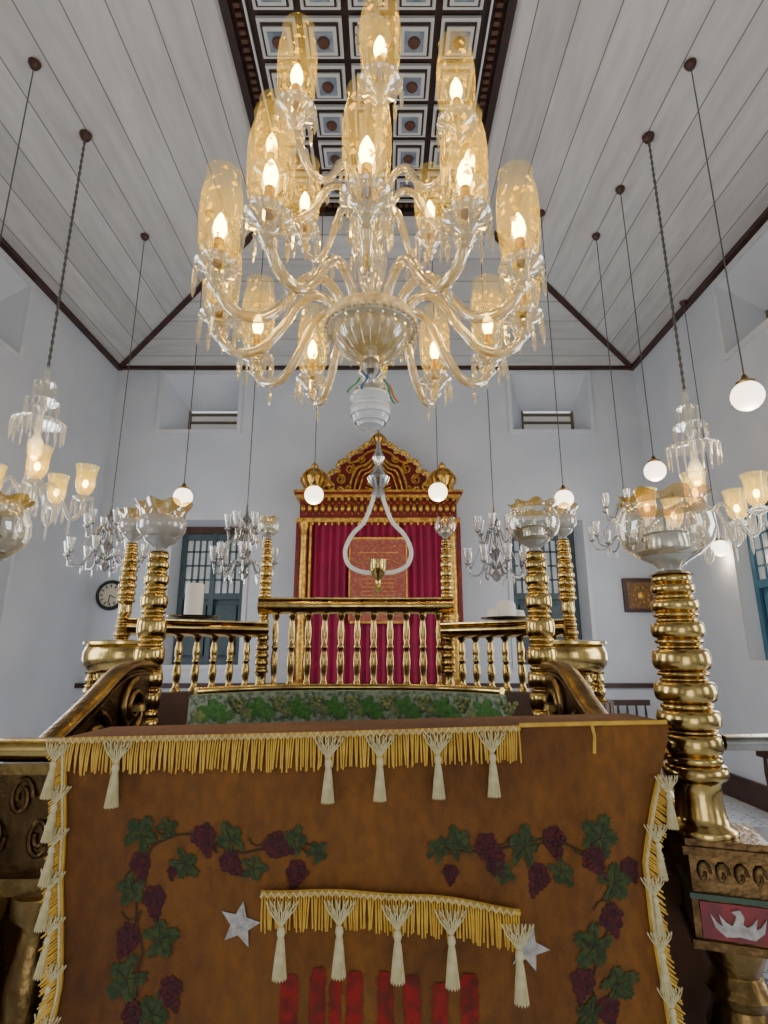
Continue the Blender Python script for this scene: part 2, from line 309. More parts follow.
def recess(mk, a0, a1, c0, c1, name, kindlow=False):
    b = MB(); d = 0.45; m = 0.22 * (a1 - a0) if not kindlow else 0.05
    ia0, ia1, ic0, ic1 = (a0 + m, a1 - m * .35, c0 + .1, c1 - .45 * (c1 - c0)) if not kindlow else (a0 + m, a1 - m, c0, c1 - .05)
    o = [mk(a0, 0, c0), mk(a1, 0, c0), mk(a1, 0, c1), mk(a0, 0, c1)]; i = [mk(ia0, d, ic0), mk(ia1, d, ic0), mk(ia1, d, ic1), mk(ia0, d, ic1)]
    b.add(o + i, [(0, 1, 5, 4), (1, 2, 6, 5), (2, 3, 7, 6), (3, 0, 4, 7)], 0)
    w = .06
    for (p0, p1, q0, q1) in ((a0 - w, a1 + w, c1, c1 + w), (a0 - w, a1 + w, c0 - w, c0), (a0 - w, a0, c0, c1), (a1, a1 + w, c0, c1)):
        P = [mk(x, y, z) for z in (q0, q1) for y in (-.03, 0.0) for x in (p0, p1)]
        b.add(P, [(0, 2, 3, 1), (4, 5, 7, 6), (0, 1, 5, 4), (2, 6, 7, 3), (0, 4, 6, 2), (1, 3, 7, 5)], 1)
    def bx(x0, x1, y0, y1, z0, z1, mi):
        P = [mk(x, y, z) for z in (z0, z1) for y in (y0, y1) for x in (x0, x1)]
        b.add(P, [(0, 2, 3, 1), (4, 5, 7, 6), (0, 1, 5, 4), (2, 6, 7, 3), (0, 4, 6, 2), (1, 3, 7, 5)], mi)
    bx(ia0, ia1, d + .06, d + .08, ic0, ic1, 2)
    if not kindlow:
        n = 3
        for k in range(n):
            z = ic0 + (k + .5) * (ic1 - ic0) / n; bx(ia0, ia1, d, d + .05, z, z + .03, 3)
        bx(ia0, ia0 + .03, d - .01, d + .05, ic0, ic1, 3); bx(ia1 - .03, ia1, d - .01, d + .05, ic0, ic1, 3)
    return b, bx, (ia0, ia1, ic0, ic1, d)
for (x0, x1, z0, z1) in uw:
    b, _, _ = recess(lambda a, dd, c: (a, BY + dd, c), x0, x1, z0, z1, 'w')
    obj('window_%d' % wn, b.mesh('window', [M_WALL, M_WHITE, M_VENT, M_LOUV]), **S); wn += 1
for sx, xx in ((-1, XL), (1, XR)):
    b, _, _ = recess(lambda a, dd, c: (xx + sx * dd, a, c), *sideU, 'w')
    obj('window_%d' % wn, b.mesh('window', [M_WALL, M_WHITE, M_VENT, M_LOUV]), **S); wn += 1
def shutters(mk, r, frame, name):
    b, bx, (a0, a1, c0, c1, d) = recess(mk, *r, 'w', True)
    g = (c1 - c0)
    bx(a0, a1, d - .08, d, c1 - .1, c1, 5)
    for k in range(3):
        x = a0 + k * (a1 - a0 - .07) / 2; bx(x, x + .07, d - .07, d + .03, c0, c1 - .1, 3)
    for zz in (c0, c0 + g * .46, c1 - .2): bx(a0, a1, d - .06, d + .03, zz, zz + .09, 3)
    for k in range(2):
        xa = a0 + .07 + k * (a1 - a0 - .07) / 2; xb = xa + (a1 - a0 - .21) / 2
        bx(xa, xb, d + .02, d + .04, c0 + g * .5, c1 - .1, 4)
        for j in range(1, 4): x = xa + j * (xb - xa) / 4; bx(x - .012, x + .012, d - .01, d + .03, c0 + g * .5, c1 - .15, 3)
        for j in range(1, 4): z = c0 + g * .5 + j * (g * .42) / 4; bx(xa, xb, d - .01, d + .03, z - .012, z + .012, 3)
        bx(xa + .04, xb - .04, d - .01, d + .05, c0 + .13, c0 + g * .42, 3)
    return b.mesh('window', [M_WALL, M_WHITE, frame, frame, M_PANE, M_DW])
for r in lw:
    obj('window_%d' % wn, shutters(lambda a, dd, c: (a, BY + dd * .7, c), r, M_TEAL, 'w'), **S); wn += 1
for sx, xx in ((-1, XL), (1, XR)):
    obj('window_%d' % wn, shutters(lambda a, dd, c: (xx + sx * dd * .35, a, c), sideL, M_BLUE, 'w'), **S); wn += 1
zb = tv(683) * BY
obj('baseboard_back', MB().box(XL, XR, BY - .05, BY, FL, zb - .06).box(XL, XR, BY - .09, BY, zb - .06, zb, 1).mesh('bb', [M_WALL, M_DW]), **S)
obj('baseboard_left', MB().box(XL, XL + .04, NY, BY - .1, FL, FL + .25).mesh('bb', [M_DW]), **S)
obj('baseboard_right', MB().box(XR - .04, XR, NY, BY - .1, FL, FL + .25).mesh('bb', [M_DW]), **S)
# ------------------------------------------------------------------ ark
ark = thing('torah_ark', 'red and gilded carved wooden ark cabinet with crimson curtain', 'cabinet', (-0.08, 7.55, FL)); ark.scale = (.95, 1, 1)
def z_(e): return e - FL
obj('body', MB().box(-1.2, 1.2, -.15, .4, 0, z_(-.42)).box(-1.3, 1.3, -.25, .4, 0, z_(-.8)).box(-1.15, 1.15, .15, .4, z_(-.42), z_(1.72)).mesh('ark_body', M_RED), ark)
b = MB(); n = 120; vs = []; fs = []
for j in range(2):
    for i in range(n + 1):
        x = -1.0 + 2.0 * i / n; vs.append((x, .06 + .03 * sin(i * .95) + .012 * sin(i * .41), z_(-.41) if j == 0 else z_(1.73)))
for i in range(n): fs.append((i, i + 1, n + 1 + i + 1, n + 1 + i))
obj('curtain', b.add(vs, fs).mesh('curtain', M_CURT, 80), ark)
b = MB().box(-.42, .42, -.012, .004, z_(.35), z_(1.52))
for (a0, a1, c0, c1) in ((-.42, .42, z_(1.49), z_(1.52)), (-.42, .42, z_(.35), z_(.38)), (-.42, -.40, z_(.35), z_(1.52)), (.40, .42, z_(.35), z_(1.52)), (-.3, .3, z_(1.3), z_(1.31)), (-.3, .3, z_(.60), z_(.61))): b.box(a0, a1, -.02, .004, c0, c1, 1)
for k in range(9): b.sph((-.32 + k * .08, -.015, z_(1.40)), .015, 8, 1)
b.tube([(-.3, -.02, z_(1.15)), (-.15, -.02, z_(1.22)), (0, -.02, z_(1.16)), (.15, -.02, z_(1.22)), (.3, -.02, z_(1.15))], .008, 6, 1)
for k in range(6): b.box(-.24, .24, -.018, 0, z_(.72 + k * .055), z_(.726 + k * .055), 1)
obj('curtain_panel', b.mesh('panel', [M_SAL, M_GOLD]), ark, label='dim red brocade curtain panel with gold embroidery')
colp = [(.075, 0), (.08, .03), (.05, .06), (.06, .2), (.075, .5), (.055, .8), (.07, .86), (.05, .92), (.055, 1.3), (.045, 1.9), (.06, 1.95), (.045, 2.0), (.075, 2.1), (.08, 2.14)]
cm = MB().lathe(colp, seg=14).mesh('column', M_GOLD)
for sx in (-1.08, 1.08): obj('column', cm, ark, (sx, -.02, z_(-.42)))
cm2 = MB().box(-.03, .03, -.03, .03, 0, 2.14).mesh('post', M_RED)
cm3 = MB().box(-.015, .015, -.03, .03, 0, 2.14).mesh('post', M_GOLD)
for sx in (-1.17, 1.17): obj('side_strip', cm2, ark, (sx, .02, z_(-.42)))
for sx in (-.985, .985): obj('gilt_strip', cm3, ark, (sx, .02, z_(-.42)))
b = MB()
b.box(-1.19, 1.19, -.08, .4, z_(1.72), z_(1.78), 1).box(-1.15, 1.15, -.03, .4, z_(1.78), z_(2.06), 0).box(-1.2, 1.2, -.13, .4, z_(2.06), z_(2.10), 1).box(-1.22, 1.22, -.15, .4, z_(2.10), z_(2.13), 0).box(-1.24, 1.24, -.17, .4, z_(2.13), z_(2.16), 1)
for k in range(24):
    x = -1.1 + k * 2.2 / 23; b.sph((x, -.04, z_(1.93)), .036, 10, 1, 1.6); b.box(x - .02, x + .02, -.11, -.05, z_(2.02), z_(2.06), 1)
    b.sph((x + .048, -.035, z_(1.85)), .015, 6, 1); b.sph((x + .048, -.035, z_(2.0)), .015, 6, 1)
for k in range(23):
    x = -1.05 + k * 2.2 / 23; b.lathe([(.001, -.05), (.02, -.02), (.012, .01)], (x, -.06, z_(1.72)), 8, 1)
obj('cornice', b.mesh('cornice', [M_RED, M_GOLD]), ark)
def spiral(c, r, a0, turns, s=1, n=26):
    return [(c[0] + r * (1 - .75 * i / n) * cos(a0 + s * turns * 2 * pi * i / n), c[1], c[2] + r * (1 - .75 * i / n) * sin(a0 + s * turns * 2 * pi * i / n)) for i in range(n + 1)]
b = MB()
sil = [(-.84, 2.15), (-.86, 2.26), (-.74, 2.30), (-.70, 2.42), (-.60, 2.46), (-.56, 2.58), (-.46, 2.62), (-.38, 2.72), (-.27, 2.75), (-.19, 2.83), (-.09, 2.88)]
h_ = len(sil)
sil = sil + [(-x, z) for x, z in reversed(sil)]
b.prism([(x, z_(z)) for x, z in sil], -.02, .08, 'y', 0)
for s in (-1, 1):
    for i in range(0, h_ - 1):
        (xa, za), (xb, zb_) = sil[i], sil[i + 1]
        b.tube(catmull([(s * abs(xa), -.04, z_(za)), (s * (abs(xa + xb) / 2 + .035), -.05, z_((za + zb_) / 2 + .035)), (s * abs(xb), -.04, z_(zb_))], 4), .022, 6, 1)
        b.tube(spiral((s * abs(xb) , -.05, z_(zb_ + .01)), .045, 0 if s > 0 else pi, 1.3, s, 14), .013, 5, 1)
    for (cx_, cz_, r, a, t) in ((.70, 2.24, .06, 0, 1.5), (.56, 2.34, .075, 1, 1.6), (.42, 2.50, .075, 2, 1.5), (.56, 2.21, .045, 3, 1.4), (.26, 2.64, .06, 2, 1.3), (.45, 2.22, .045, 2, 1.3)):
        b.tube(spiral((s * cx_, -.05, z_(cz_)), r, a if s > 0 else pi - a, t, s), .015, 6, 1)
    for j, (r0, zt) in enumerate(((.40, 2.52), (.33, 2.47), (.26, 2.42))):
        b.tube(catmull([(s * .05, -.08, z_(2.68 - j * .07)), (s * r0 * .45, -.09, z_(zt + .03)), (s * r0 * .8, -.08, z_(zt - .02)), (s * r0, -.07, z_(zt - .20 + j * .02)), (s * (r0 + .02), -.06, z_(2.19))], 5), .02 - j * .003, 6, 1)
    b.tube(catmull([(s * .05, -.06, z_(2.78)), (s * .18, -.06, z_(2.73)), (s * .30, -.06, z_(2.62)), (s * .44, -.06, z_(2.58))], 4), .018, 6, 1)
for k in range(9):
    a = pi * (k + .5) / 9; b.tube([(0.06 * cos(a), -.06, z_(2.18) + .06 * sin(a)), (.19 * cos(a), -.07, z_(2.18) + .20 * sin(a))], [.010, .018], 6, 1)
b.lathe([(.02, 0), (.10, .01), (.08, .06), (.05, .08)], (0, -.02, z_(2.2)), 16, 1, axis='y')
b.lathe([(.001, 0), (.075, .01), (.06, .04), (.02, .06)], (0, -.05, z_(2.52)), 14, 1, axis='y')
obj('pediment', b.mesh('pediment', [M_RED, M_GOLD]), ark)
crown = [(.05, 0), (.10, .02), (.08, .05), (.11, .10), (.13, .15), (.10, .20), (.04, .23), (.03, .25), (.045, .28), (.02, .31), (.001, .34)]
cb = MB().lathe(crown, seg=16)
for k in range(8): a = k * pi / 4; cb.tube(catmull([(.1 * cos(a), .1 * sin(a), .04), (.15 * cos(a), .15 * sin(a), .13), (.09 * cos(a), .09 * sin(a), .22), (0, 0, .24)], 4), .014, 6)
crm = cb.mesh('crown', M_GOLD)
obj('crown', crm, ark, (0, .02, z_(2.86)), sc=(.8, .8, .75))
for s in (-.95, .95):
    obj('crown_finial', crm, ark, (s, -.05, z_(2.16)), sc=(1.3, 1.2, 1.35))
    obj('finial_plinth', MB().box(-.15, .15, -.08, .08, 0, .05).mesh('plinth', M_GOLD), ark, (s, -.05, z_(2.15)))
# ------------------------------------------------------------------ wall things
p = at(110, 595, BY - .05)
ck = thing('wall_clock', 'round wooden wall clock with pale dial on plaster wall', 'clock', (p.x, BY, p.z))
obj('case', MB().lathe([(.001, 0), (.20, 0), (.215, .03), (.20, .06), (.165, .05), (.165, .03)], seg=32, axis='y').mesh('case', M_DARK), ck)
obj('dial', MB().lathe([(.001, .035), (.166, .034), (.166, .03)], seg=32, axis='y').mesh('dial', M_FACE), ck)
b = MB()
for k in range(12): a = k * pi / 6; b.tube([(.11 * sin(a), -.04, .11 * cos(a)), (.15 * sin(a), -.04, .15 * cos(a))], .008, 4)
obj('numeral_marks', b.mesh('marks', M_DARK), ck)
obj('hand', MB().tube([(0, -.045, 0), (.07, -.045, -.04)], .006, 4).mesh('hand', M_DARK), ck)
obj('hand', MB().tube([(0, -.05, 0), (-.02, -.05, -.12)], .005, 4).mesh('hand', M_DARK), ck)
p = at(642, 595, BY - .05)
M_PIC = pmat('bronze_relief', (0.14, 0.06, 0.02), 0.5, col2=(0.28, 0.14, 0.04), scale=25)
pf = thing('framed_picture', 'small rectangular bronze toned picture in dark frame', 'picture', (p.x, BY, p.z))
obj('frame', MB().box(-.25, .25, -.05, 0, .19, .24).box(-.25, .25, -.05, 0, -.24, -.19).box(-.25, -.2, -.05, 0, -.19, .19).box(.2, .25, -.05, 0, -.19, .19).mesh('frame', M_DW), pf)
b = MB().box(-.2, .2, -.03, 0, -.19, .19)
for k in range(10): a = k * pi / 5; b.sph((.11 * cos(a), -.03, .11 * sin(a)), .02, 8, 1)
b.lathe([(.001, .045), (.05, .03)], (0, 0, 0), 10, 1, axis='y')
obj('picture', b.mesh('picture', [M_PIC, M_GOLD]), pf)
def bench(loc, rz, L):
    t = thing('wooden_bench', 'dark brown slatted wooden bench standing on tiled floor', 'bench', loc, 'wall benches'); t.rotation_euler = (0, 0, rz)
    obj('seat', MB().box(-L / 2, L / 2, -.22, .22, .42, .46).mesh('seat', M_DW), t)
    b = MB().box(-L / 2, L / 2, .20, .24, .9, .97)
    for k in range(int(L / .12)): x = -L / 2 + .06 + k * .12; b.lathe([(.012, .46), (.018, .6), (.012, .7), (.018, .8), (.012, .9)], (x, .22, 0), 8)
    obj('backrest', b.mesh('back', M_DW), t)
    lm = MB().lathe([(.03, 0), (.035, .05), (.02, .1), (.03, .25), (.025, .42)], seg=10).mesh('leg', M_DW)
    for sx in (-1, 1):
        for sy in (-.17, .17): obj('leg', lm, t, (sx * (L / 2 - .08), sy, 0))
bench((2.35, 3.2, FL), -pi / 2, 1.8); bench((2.6, 7.5, FL), 0, 1.8); bench((-2.7, 7.5, FL), 0, 1.8); bench((-3.4, 3.6, FL), pi / 2, 1.8)
# ------------------------------------------------------------------ prayer platform
bim = thing('prayer_platform', 'raised platform with brass posts, turned balusters and glass lamps', 'platform', (0, 2.0, FL))
def B(x, y, z): return (x, y - 2.0, z - FL)
P1L, P1R = (-.895, 1.2), (.62, 1.2)
P2L, P2R = (-.90, 2.2), (.605, 2.2)
P3L, P3R = (-1.265, 2.75), (.90, 2.75)
P4L, P4R = (-.68, 3.2), (.36, 3.2)
PLT = -1.05
b = MB(); out = [(-.82, 1.15), (-.95, 2.2), (-1.30, 2.4), (-1.34, 2.7), (-.72, 3.28), (.40, 3.28), (.98, 2.7), (.95, 2.4), (.65, 2.2), (.58, 1.15)]
b.prism([(x, y - 2) for x, y in out], 0, PLT - FL, 'z'); b.prism([(x * 1.06 + .01, y - 2) for x, y in out], 0, .12, 'z')
obj('platform_base', b.mesh('base', M_WOOD, 30), bim)
beads = [(.19, .245, 1.30), (.245, .28, 1.14), (.285, .36, 1.24), (.36, .375, 1.10), (.38, .45, 1.30), (.45, .475, 1.08), (.48, .56, 1.28), (.56, .575, 1.0), (.58, .60, 1.08), (.605, .69, 1.22), (.69, .705, .95), (.71, .73, 1.02), (.735, .80, 1.13), (.80, .815, .88), (.82, .84, .96), (.845, .895, 1.03), (.895, .915, .84), (.92, .96, .95), (.965, 1.0, .86)]
prof1 = [(0, 1.34), (.012, 1.36), (.024, 1.30), (.034, 1.08), (.06, 1.0), (.10, .94), (.15, .93), (.18, .98)]
for f0, f1, rr_ in beads:
    base = rr_ * .84
    for k in range(7):
        a = pi * k / 6; prof1.append((f0 + (f1 - f0) * (.5 - .5 * cos(a)) * .98 + .01 * (f1 - f0), base + (rr_ - base) * sin(a) ** .8 if 0 < k < 6 else base))
def post_mesh(h, r, nm='post', seg=32): return MB().lathe([(rr * r, f * h) for f, rr in prof1], seg=seg).mesh(nm, M_BRASS, 75)
def bowl_parts(par, h, r, kind):
    g = MB(); g.opentop = True
    if kind == 'clear':
        pr = [(.30, .18), (.62, .24), (.88, .38), (1.0, .55), (.98, .72), (.86, .86), (.80, .93), (.92, 1.0)]
    else:
        pr = [(.35, .30), (.7, .34), (.86, .45), (.88, .6), (.80, .72), (.84, .86), (1.0, 1.0)]
    g.lathe([(a * r, c * h) for a, c in pr[:-2]], seg=32); 
    obj('glass_bowl', g.mesh('bowl', M_BOWL if kind == 'clear' else M_FROST), par)
    g = MB(); g.lathe([(a * r, c * h) for a, c in ([pr[-3]] + [( (pr[-3][0] + pr[-2][0]) / 2, (pr[-3][1] + pr[-2][1]) / 2)] + pr[-2:])], seg=64, ruf=(.10, 8, .3, .006 * r / .09))
    obj('ruffled_rim', g.mesh('rim', M_AMBER), par)
    obj('lamp_cup', MB().lathe([(.24 * r, 0), (.3 * r, .03 * h), (.22 * r, .08 * h), (.32 * r, .14 * h), (.55 * r, .22 * h), (.6 * r, .30 * h), (.5 * r, .32 * h), (.001, .32 * h)], seg=24).mesh('cup', M_FROST), par)
    obj('wick_holder', MB().lathe([(.42 * r, .32 * h), (.44 * r, .36 * h), (.40 * r, .50 * h), (.46 * r, .52 * h), (.3 * r, .54 * h), (.08 * r, .56 * h), (.06 * r, .72 * h), (.001, .74 * h)], seg=20).mesh('wick', M_SIL), par)
for (x, y) in (P1L, P1R):
    obj('post', post_mesh(.158 + .34, .046), bim, B(x, y, -.34))
    e = obj('lamp', MB().lathe([(.045, 0), (.03, .008), (.001, .01)], seg=16).mesh('seat', M_BRASS), bim, B(x, y, .158))
    bowl_parts(e, .175, .10, 'clear')
    rz = -.32 if x > 0 else .32; xo = .030 if x > 0 else -.030
    b = MB().box(-.070, .070, -.070, .070, -.014, 0).box(-.076, .076, -.076, .076, -.026, -.012).box(-.066, .066, -.066, .066, -.092, -.024)
    for k in range(4): b.tube([(-.045 + k * .03 + .012 * cos(i * .6) * (1 - i / 14), -.068, -.055 + .022 * sin(i * .6) * (1 - i / 14)) for i in range(12)], .003, 5)
    obj('pedestal_block', b.mesh('pedestal', M_BRONZE), bim, B(x + xo, y, -.34), (0, 0, rz))
    b = MB().box(-.070, .070, -.070, .070, -.070, 0, 4).box(-.058, .058, -.074, -.068, -.066, -.008, 0).box(-.072, .072, -.072, .072, -.006, .003, 3).box(-.076, .076, -.076, .076, -.084, -.070, 1)
    for s_ in (-1, 1):
        b.prism([(0, -.056), (s_ * .022, -.059), (s_ * .038, -.046), (s_ * .044, -.024), (s_ * .034, -.038), (s_ * .026, -.042), (s_ * .030, -.024), (s_ * .020, -.036), (s_ * .012, -.040), (0, -.032)], -.078, -.073, 'y', 2)
    b.prism([(-.009, -.038), (.005, -.040), (.010, -.024), (.004, -.014), (-.010, -.018), (-.003, -.024), (-.005, -.030)], -.079, -.073, 'y', 2)
    obj('red_block', b.mesh('redblock', [M_RED2, M_BRONZE, M_SLV, M_GTRIM, M_BRONZE], 30), bim, B(x + xo, y, -.432), (0, 0, rz), label='red painted block with white winged motif and green trim')
    obj('lower_column', MB().lathe([(.06, 0), (.06, .03), (.04, .06), (.05, .2), (.065, .4), (.05, .6), (.038, .70), (.052, .74), (.052, .78), (.035, .82), (.05, .88), (.06, .94), (.045, .98), (.055, 1.0), (.04, 1.03), (.062, 1.085)], seg=24).mesh('lowcol', M_BRASSD), bim, B(x + xo, y, FL))
for (x, y), k, hh, rr, zb0 in ((P2L, 'f', .38, .045, -.45), (P2R, 'c', .38, .045, -.45), (P3L, 'f', .52, .034, -.2), (P3R, 'f', .54, .034, -.2), (P4L, 'c', .63, .029, -.2), (P4R, 'c', .63, .029, -.2)):
    if zb0 < -.3:
        obj('post', post_mesh(hh - zb0, rr), bim, B(x, y, zb0))
    else:
        h2 = (hh - zb0) / 2; pr = [(r_ * rr, f * h2) for f, r_ in prof1] + [(r_ * rr * .95, h2 + f * h2) for f, r_ in prof1[4:]]
        obj('post', MB().lathe(pr, seg=20).mesh('post', M_BRASS, 75), bim, B(x, y, zb0))
    e = obj('lamp', MB().lathe([(rr * .85, 0), (rr * .5, .006), (.001, .008)], seg=16).mesh('seat', M_BRASS), bim, B(x, y, hh))
    if k == 'f': bowl_parts(e, .20 if rr > .04 else .17, .108 if rr > .04 else .085, 'frost')
    else: bowl_parts(e, .20 if rr > .04 else .13, .105 if rr > .04 else .062, 'clear')
b = MB()
def pwall(p, q, z0, z1, w=.05):
    d = Vector((q[0] - p[0], q[1] - p[1])); n = Vector((-d.y, d.x)).normalized() * w
    c = [(p[0] + n.x, p[1] + n.y - 2), (q[0] + n.x, q[1] + n.y - 2), (q[0] - n.x, q[1] - n.y - 2), (p[0] - n.x, p[1] - n.y - 2)]
    b.prism(c, z0 - FL, z1 - FL, 'z')
curL = catmull([(-.92, 2.27, 0), (-1.05, 2.28, 0), (-1.19, 2.36, 0), (-1.25, 2.55, 0), (-1.265, 2.75, 0)], 5)
curR = catmull([(.625, 2.27, 0), (.75, 2.28, 0), (.87, 2.36, 0), (.91, 2.55, 0), (.90, 2.75, 0)], 5)
for c in (curL, curR):
    for i in range(len(c) - 1): pwall(c[i], c[i + 1], PLT, -.2)
pwall(P3L, P4L, PLT, -.2); pwall(P3R, P4R, PLT, -.2); pwall(P4L, P4R, PLT, -.2)
pwall((-.90, 1.3), P2L, PLT, -.45); pwall((.615, 1.3), P2R, PLT, -.45)
obj('parapet', b.mesh('parapet', M_WOOD, 20), bim)
def rail(pts, z0, z1, name='rail', w=.05, m=None):
    h = (z1 - z0) / 2; q = [B(p[0], p[1], (z0 + z1) / 2) for p in pts]
    b = MB().tube(q, w, 16, rh=h)
    q2 = [(a[0], a[1], a[2] + h * .85) for a in q]; b.tube(q2, w * 1.12, 8, rh=h * .2)
    obj(name, b.mesh('rail', m or M_BRASS), bim)
rail([(P4L[0] - .03, 3.2), (P4R[0] + .03, 3.2)], .20, .292)
rail([P3L, P4L], .07, .155, w=.075); rail([P3R, P4R], .065, .15, w=.075)
rail(curL, -.085, .04, w=.045); rail(curR, -.085, .04, w=.045)
rail([(-1.5, 1.2), (-.94, 1.2)], -.195, -.165, w=.02, m=M_STEEL); rail([(.68, 1.2), (1.25, 1.2)], -.195, -.165, w=.02, m=M_STEEL); rail([(-.84, 1.22), (.57, 1.22)], -.215, -.175, w=.02)
balp = [(0, 1.1), (.04, 1.15), (.07, .8), (.12, .62), (.22, .82), (.34, .98), (.44, .8), (.5, .6), (.52, .85), (.55, .85), (.57, .6), (.66, .8), (.76, .85), (.86, .62), (.91, .6), (.94, .95), (1, 1.0)]
def balm(h, r, m=None): return MB().lathe([(a * r, f * h) for f, a in balp], seg=14).mesh('baluster', m or M_BRASS, 60)
bmA = balm(.41, .022); bmB = balm(.275, .022); bmC = balm(.115, .026)
for k in range(11): obj('baluster', bmA, bim, B(-.61 + k * .092, 3.2, -.2))
for A_, C_ in ((P3L, P4L), (P3R, P4R)):
    for k in range(1, 8):
        t = k / 8; obj('baluster', bmB, bim, B(A_[0] + (C_[0] - A_[0]) * t, A_[1] + (C_[1] - A_[1]) * t, -.2))
for c in (curL, curR):
    for k in (3, 7, 11, 15, 18): obj('baluster', bmC, bim, B(c[k].x, c[k].y, -.2))
for x, s in ((-.885, 1), (.612, -1)):
    top = [(2.2, -.06), (2.05, -.05), (1.92, -.07), (1.78, -.14), (1.62, -.21), (1.45, -.28), (1.3, -.33)]
    tp = catmull([(0, a, c) for a, c in top], 4)
    b = MB().prism([(p.y - 2, p.z - FL) for p in tp] + [(1.3 - 2, -.46 - FL), (2.2 - 2, -.46 - FL)], x - .015, x + .015, 'x', 0)
    b.tube([B(x, p.y, p.z) for p in tp], .034, 12, 1, rh=.018)
    b.tube([B(x, p.y, p.z - .028) for p in tp], .026, 8, 1, rh=.008)
    def sp(cy, cz, r, turns, a0, sg):
        n = 30; return [B(x + s * .024, cy + r * (1 - .8 * i / n) * cos(a0 + sg * turns * 2 * pi * i / n), cz + r * (1 - .8 * i / n) * sin(a0 + sg * turns * 2 * pi * i / n)) for i in range(n + 1)]
    b.tube(sp(2.02, -.19, .095, 1.7, pi / 2, 1), .012, 8, 1); b.tube(sp(1.78, -.27, .085, 1.7, pi / 2, -1), .012, 8, 1); b.tube(sp(1.55, -.35, .06, 1.5, pi / 2, 1), .010, 8, 1)
    b.lathe([(.001, .02), (.03, .01), (.035, -.01)], B(x + s * .03, 2.02, -.19), 12, 1)
    obj('scrolled_side_panel', b.mesh('swan', [M_BRONZE, M_BRASSD], 50), bim)
for xa, xb in ((-.80, -.56), (.44, .50)):
    b = MB()
    q0 = B(xa, 1.22, -.42); q1 = B(xb, 1.25, -.22)
    b.box(q0[0], q1[0], q0[1], q1[1], q0[2], q1[2])
    cx = (xa + xb) / 2
    if xb - xa > .1:
        for k in range(5):
            c0 = xa + .03 + k * .045; sg = 1 if k % 2 else -1
            n_ = 18; b.tube([B(c0 + .024 * (1 - .7 * i / n_) * cos(i * .55), 1.216, -.32 + sg * .035 + .04 * (1 - .7 * i / n_) * sin(i * .55) * sg) for i in range(n_ + 1)], .005, 6, 0)
        b.box(q0[0], q1[0], q0[1] - .03, q1[1], q0[2] - .03, q0[2], 1); b.box(q0[0], q1[0], q0[1] - .02, q1[1], q1[2] - .02, q1[2], 1)
    obj('front_panel', b.mesh('fp', [M_BRONZE, M_BRASSD], 40), bim)
fb = balm(.60, .052, M_BRASSD)
for x in (-.76, -.66, -.56): obj('baluster', fb, bim, B(x, 1.22, PLT))
# ------------------------------------------------------------------ reading desk and covers
desk = thing('reading_desk', 'dark wooden reading desk with thin brass edge', 'desk', (-.03, 1.5, PLT))
obj('body', MB().box(-.46, .40, -.33, .10, 0, .76).mesh('deskbody', M_WOOD), desk)
obj('desktop', MB().box(-.52, .44, -.34, .12, .76, .79).mesh('top', M_WOOD), desk)
NA = 48
def arc(t):
    return (-.105 + .46 * t, 1.90 - .20 * abs(t) ** 3)
def ledge(y_off, z): return [(arc(-1 + 2 * i / NA)[0] + .03, arc(-1 + 2 * i / NA)[1] + y_off - 1.5, z - PLT) for i in range(NA + 1)]
fr = ledge(.016, -.25) + ledge(.016, -.134) + ledge(.10, -.134) + ledge(.10, -.25)
W = NA + 1
b = MB().add(fr, [(r * W + i, r * W + i + 1, ((r + 1) % 4) * W + i + 1, ((r + 1) % 4) * W + i) for r in range(4) for i in range(NA)])
obj('curved_ledge', b.mesh('ledge', M_WOOD, 40), desk)
obj('brass_edge', MB().tube(ledge(.05, -.119), .012, 8).mesh('edge', M_BRASS), desk)
def gpt(t, h, off=0):
    x, y = arc(t); zt = -.128; zbm = -.232 + .004 * sin(25 * t)
    return (x, y - .004 + .006 * sin(23 * t) * (1 - h) - off - 1.5 - .012 * (1 - h), zbm + (zt - zbm) * h)
b = MB(); vs = []
HS = 6
for j in range(HS + 2):
    for i in range(NA + 1):
        t = -1 + 2 * i / NA
        if j <= HS: vs.append(gpt(t, j / HS))
        else: x, y, z = gpt(t, 1); vs.append((x, y + .03, z + .002))
b.add(vs, [(j * W + i, j * W + i + 1, (j + 1) * W + i + 1, (j + 1) * W + i) for j in range(HS + 1) for i in range(NA)])
for k in range(8):
    t0 = -.88 + k * 1.76 / 7
    for (dt, hh, r, rot, mi) in ((0, .55, .036, k * 1.3, 1), (.065, .40, .022, 2 + k, 1), (-.065, .42, .020, 4 + k, 2)):
        pts = []
        for q in range(30):
            a = q * 2 * pi / 30; rr = r * (.50 + .50 * abs(cos(2.5 * a)))
            pts.append(gpt(t0 + dt + rr * sin(a + rot) / .46, max(0.02, min(.98, hh + rr * cos(a + rot) / .105)), .004))
        b.add([gpt(t0 + dt, hh, .006)] + pts, [(0, i + 1, (i + 1) % 30 + 1) for i in range(30)], mi)
    for (ax, ah) in ((0, 0), (.022, .08), (-.022, .08), (0, .17), (.036, .19), (-.036, .19), (.0, -.12), (.014, -.02), (-.014, -.02)):
        q = gpt(t0 + .125 + ax, .62 + ah, .004); b.lathe([(.008, 0), (.006, .003), (.0005, .004)], q, 8, 2, axis='y')
M_GRN2 = pmat('olive_gold_embroidery', (0.28, 0.30, 0.08), 0.7, col2=(0.10, 0.14, 0.04), scale=60)
obj('green_table_cloth', b.mesh('gcloth', [M_PALE, M_LEAF2, M_GRN2], 60), None, (0, 1.5, 0), label='green brocade cloth with grape vine pattern lying on desk', category='cloth')
